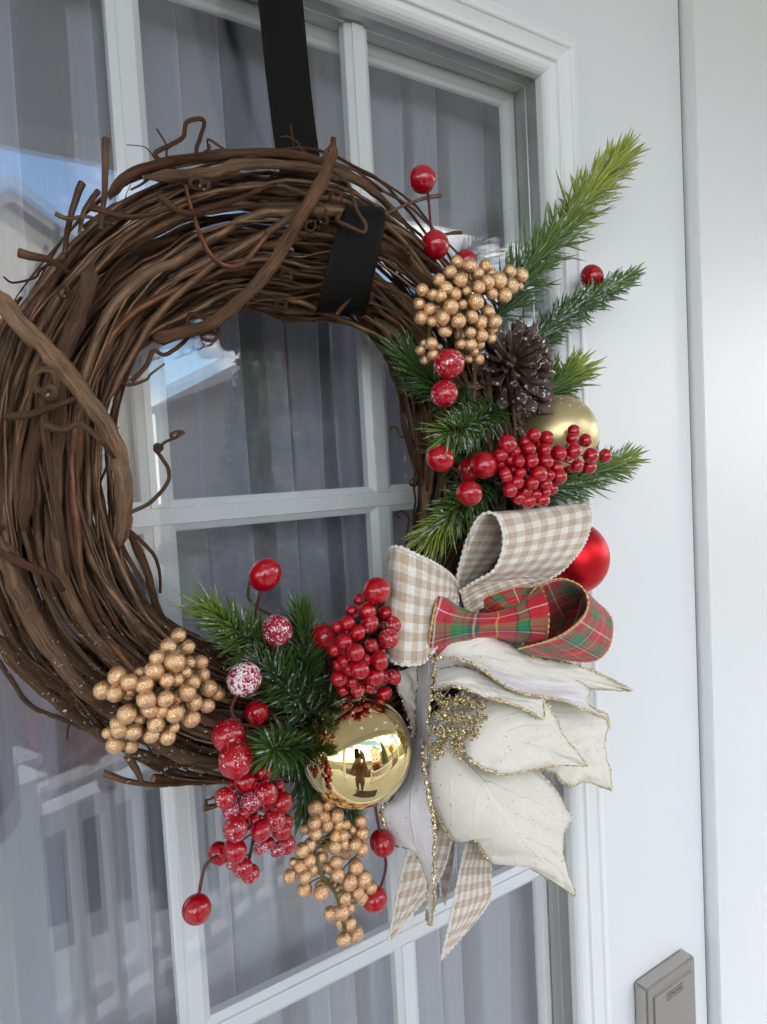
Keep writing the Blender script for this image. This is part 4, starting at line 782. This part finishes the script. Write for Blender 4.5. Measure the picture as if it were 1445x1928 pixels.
# broad lower petal
petal([(815, 1400, .118), (806, 1450, .120), (812, 1505, .122), (836, 1560, .122), (862, 1586, .120), (888, 1578, .122), (908, 1602, .122), (930, 1626, .120), (985, 1628, .118), (1035, 1655, .114), (1083, 1686, .108)], [(880, 1380, .116), (940, 1420, .116), (1005, 1450, .114), (1035, 1475, .112), (1062, 1512, .110), (1074, 1540, .108), (1064, 1572, .110), (1058, 1600, .112), (1066, 1630, .112), (1075, 1660, .110), (1084, 1688, .107)], [(835, 1390, .126), (880, 1440, .132), (915, 1480, .136), (940, 1520, .138), (962, 1552, .138), (980, 1575, .136), (1000, 1598, .132), (1025, 1622, .126), (1045, 1645, .120), (1065, 1668, .114), (1083, 1687, .108)], seed=1)
# middle petal to the right
petal([(850, 1365, .130), (866, 1395, .138), (882, 1424, .144), (908, 1446, .148), (948, 1458, .148), (1000, 1450, .146), (1050, 1441, .142), (1104, 1441, .136)], [(850, 1330, .126), (920, 1310, .128), (985, 1305, .130), (1022, 1318, .132), (1046, 1350, .134), (1062, 1386, .135), (1082, 1412, .136), (1105, 1442, .135)], [(850, 1350, .132), (890, 1360, .140), (930, 1375, .146), (970, 1390, .148), (1010, 1402, .148), (1045, 1415, .146), (1075, 1428, .141), (1105, 1442, .135)], seed=2)
# back petal at the right
petal([(960, 1400, .102), (1000, 1440, .102), (1040, 1455, .102), (1055, 1470, .102), (1076, 1480, .102), (1100, 1472, .102), (1125, 1477, .100), (1152, 1488, .096)], [(960, 1300, .100), (1040, 1305, .100), (1110, 1330, .100), (1146, 1350, .100), (1140, 1385, .100), (1140, 1415, .100), (1148, 1445, .098), (1153, 1489, .095)], [(960, 1350, .106), (1020, 1375, .108), (1060, 1395, .109), (1090, 1410, .108), (1105, 1430, .107), (1118, 1447, .105), (1133, 1465, .102), (1153, 1489, .095)], seed=3)
# upper petal, farthest back, pointing right
petal([(812, 1236, .112), (840, 1203, .116), (888, 1184, .118), (920, 1194, .118), (965, 1218, .116), (1010, 1238, .112), (1065, 1248, .106), (1115, 1262, .100), (1191, 1299, .088)], [(820, 1300, .108), (870, 1290, .110), (920, 1290, .112), (965, 1290, .112), (1010, 1290, .110), (1055, 1292, .106), (1095, 1294, .102), (1135, 1298, .096), (1191, 1300, .087)], [(816, 1265, .116), (860, 1240, .122), (900, 1232, .124), (945, 1240, .124), (990, 1252, .120), (1035, 1266, .114), (1080, 1275, .107), (1130, 1284, .099), (1191, 1300, .087)], m_petal, seed=4)
# second upper petal, its edge curling towards us
petal([(816, 1240, .122), (850, 1238, .132), (885, 1248, .138), (915, 1266, .142), (942, 1286, .144), (968, 1300, .142), (1005, 1310, .138), (1060, 1320, .130), (1100, 1336, .124), (1147, 1356, .116)], [(816, 1300, .112), (870, 1275, .110), (920, 1262, .110), (970, 1262, .110), (1020, 1268, .108), (1060, 1276, .106), (1090, 1284, .106), (1112, 1300, .106), (1108, 1326, .110), (1148, 1356, .115)], [(816, 1270, .116), (865, 1252, .120), (905, 1256, .124), (945, 1270, .126), (985, 1284, .124), (1025, 1296, .120), (1060, 1304, .117), (1085, 1314, .115), (1100, 1328, .115), (1148, 1357, .115)], m_petalb, seed=5)
# small inner petal above the stamens
petal([(818, 1300, .132), (850, 1293, .142), (885, 1300, .148), (915, 1313, .150), (955, 1323, .150), (985, 1335, .148), (1022, 1353, .144)], [(820, 1262, .120), (870, 1256, .126), (915, 1272, .130), (955, 1294, .132), (990, 1308, .134), (1022, 1316, .136), (1024, 1353, .142)], [(818, 1282, .128), (860, 1274, .136), (900, 1288, .141), (935, 1306, .143), (970, 1320, .143), (1000, 1334, .142), (1023, 1353, .143)], m_petal, seed=6)
# folded petal seen on edge at the left of the centre
petal([(796, 1212, .112), (788, 1250, .112), (786, 1300, .114), (784, 1350, .116), (786, 1400, .118)], [(806, 1224, .128), (818, 1260, .136), (814, 1300, .142), (806, 1350, .142), (810, 1408, .136)], [(798, 1230, .122), (806, 1258, .126), (802, 1300, .130), (796, 1350, .132), (800, 1400, .130)], m_petalb, seed=7)
# pale petal behind the gold bauble
petal([(742, 1268, .104), (752, 1305, .106), (768, 1345, .110), (778, 1390, .114), (790, 1430, .118)], [(790, 1250, .100), (796, 1290, .104), (800, 1330, .108), (804, 1380, .114), (804, 1430, .118)], [(768, 1258, .106), (776, 1300, .110), (786, 1340, .114), (792, 1388, .117), (798, 1432, .119)], m_petal, seed=8)
# long petal hanging straight down at the left
petal([(775, 1390, .112), (765, 1460, .112), (742, 1498, .110), (720, 1525, .108), (727, 1560, .108), (742, 1590, .108), (764, 1594, .112), (786, 1612, .116), (803, 1642, .118), (805, 1690, .118), (806, 1742, .116)], [(800, 1390, .130), (797, 1440, .136), (806, 1490, .140), (816, 1535, .142), (819, 1570, .142), (818, 1600, .140), (818, 1630, .136), (818, 1655, .132), (818, 1680, .128), (816, 1710, .122), (811, 1744, .117)], [(790, 1390, .124), (785, 1450, .126), (778, 1490, .128), (774, 1525, .128), (778, 1560, .128), (786, 1590, .128), (794, 1612, .127), (804, 1635, .127), (810, 1665, .125), (812, 1700, .120), (809, 1743, .117)], m_petalb, seed=9, rim=.0010)
# glittering stamens
rs = random.Random(8)
for (x, y, d) in [(822, 1312, .140), (838, 1325, .146), (855, 1320, .148), (872, 1318, .149), (888, 1326, .148), (902, 1330, .147), (908, 1350, .147), (896, 1360, .150), (880, 1352, .152), (862, 1350, .153), (845, 1352, .152), (828, 1348, .148), (820, 1375, .147), (836, 1378, .151), (852, 1382, .152), (868, 1378, .152), (884, 1382, .150), (892, 1378, .149), (832, 1402, .149), (816, 1412, .146), (858, 1404, .150), (862, 1416, .149), (826, 1418, .147)]:
    p = at(x, y, d); b = at(845+(x-845)*.4, 1360+(y-1360)*.4, .122); V, Fc, UV = [], [], []
    parts = []; v, f, u, _ = tube_vf(cr([b, (b+p)/2+Vector((0, -.002, .001)), p], 8), .0007, 5); parts.append((v, f, u))
    for k in range(70):                               # each head is a tuft of tiny glitter grains
        dv = Vector((rs.gauss(0, 1), rs.gauss(0, 1), rs.gauss(0, 1))).normalized(); q = p+dv*rs.uniform(.0012, .0046); r_ = rs.uniform(.0005, .0011)
        v = [tuple(q+Vector(e)*r_) for e in ((1, 0, 0), (-1, 0, 0), (0, 1, 0), (0, -1, 0), (0, 0, 1), (0, 0, -1))]
        parts.append((v, [(0, 2, 4), (2, 1, 4), (1, 3, 4), (3, 0, 4), (2, 0, 5), (1, 2, 5), (3, 1, 5), (0, 3, 5)], [(0, 0)]*6))
    V, Fc, UV = merge(parts); obj('stamen', mesh('stamen', V, Fc, False, UV), m_glitter, ps)

# ------------------------------------------------------------------ the photographer, mirrored in the gold bauble
def person():
    base = Vector((-.30, -.86, -1.66)); t = thing('person', 'person in a brown top holding up a phone, mirrored in the gold bauble', 'person', base)
    J = {'pelvis': (0, 0, .90, .125), 'waist': (0, .01, 1.06, .115), 'chest': (0, .0, 1.26, .135), 'collar': (0, 0, 1.40, .075), 'neck': (0, .01, 1.46, .052), 'head': (.0, .03, 1.56, .085), 'crown': (0, .03, 1.66, .070)}
    E = [('pelvis', 'waist'), ('waist', 'chest'), ('chest', 'collar'), ('collar', 'neck'), ('neck', 'head'), ('head', 'crown')]
    for s, k in ((-1, 'l'), (1, 'r')):
        J.update({'hip'+k: (s*.09, 0, .86, .09), 'knee'+k: (s*.10, .02, .48, .06), 'ankle'+k: (s*.10, -.02, .08, .042), 'toe'+k: (s*.12, .15, .03, .035), 'sh'+k: (s*.18, 0, 1.36, .060), 'el'+k: (s*.22, .14, 1.16, .046), 'wr'+k: (.156+s*.062, .26, 1.585, .030), 'ha'+k: (.156+s*.050, .285, 1.64, .030)})
        E += [('pelvis', 'hip'+k), ('hip'+k, 'knee'+k), ('knee'+k, 'ankle'+k), ('ankle'+k, 'toe'+k), ('collar', 'sh'+k), ('sh'+k, 'el'+k), ('el'+k, 'wr'+k), ('wr'+k, 'ha'+k)]
        for f in range(4):
            n = 'f%d%s' % (f, k); J[n] = (.156+s*(.052-.004*f), .292+.004*f, 1.625+.022*f, .0085); J[n+'t'] = (.156+s*.022, .312, 1.622+.024*f, .0075); E += [('ha'+k, n), (n, n+'t')]
        J['th'+k] = (.156+s*.028, .300, 1.690, .009); E += [('ha'+k, 'th'+k)]
    nm = list(J); me = bpy.data.meshes.new('body'); me.from_pydata([tuple(base+Vector(J[n][:3])) for n in nm], [(nm.index(a), nm.index(b)) for a, b in E], [])
    o = obj('body', me, None, t); md = o.modifiers.new('skin', 'SKIN'); md.use_smooth_shade = True; o.modifiers.new('smooth', 'SUBSURF').levels = 2; o.modifiers['smooth'].render_levels = 2
    for i, n in enumerate(nm): me.skin_vertices[0].data[i].radius = (J[n][3],)*2; me.skin_vertices[0].data[i].use_root = (n == 'pelvis')
    m = M('clothes_and_skin', rough=.8); z = m.sep(m.objco())[2]; y = m.sep(m.objco())[1]
    c = m.ramp(m.math('MULTIPLY_ADD', z, .5, .85), [(0, (.03, .03, .03)), (.06, (.10, .10, .12)), (.47, (.20, .10, .075)), (.752, (.46, .27, .19))], 'CONSTANT'); m.set(color=c); me.materials.append(m.m)
    hb = sphere('hair', 24, 16); obj('hair', hb, plain('brown_hair', (.045, .025, .015), .6), t, loc=base+Vector((0, -.025, 1.63)), scale=(.100, .098, .105))
    ph = tag(obj('phone', boxes('phone', [((-.036, -.125, .004), (.036, .025, .012))], .003), plain('phone_shell', (.03, .03, .035), .25)), 'dark phone held up in front of the door by the photographer', 'phone')
    ph.matrix_world = cam.matrix_world.copy()
person()
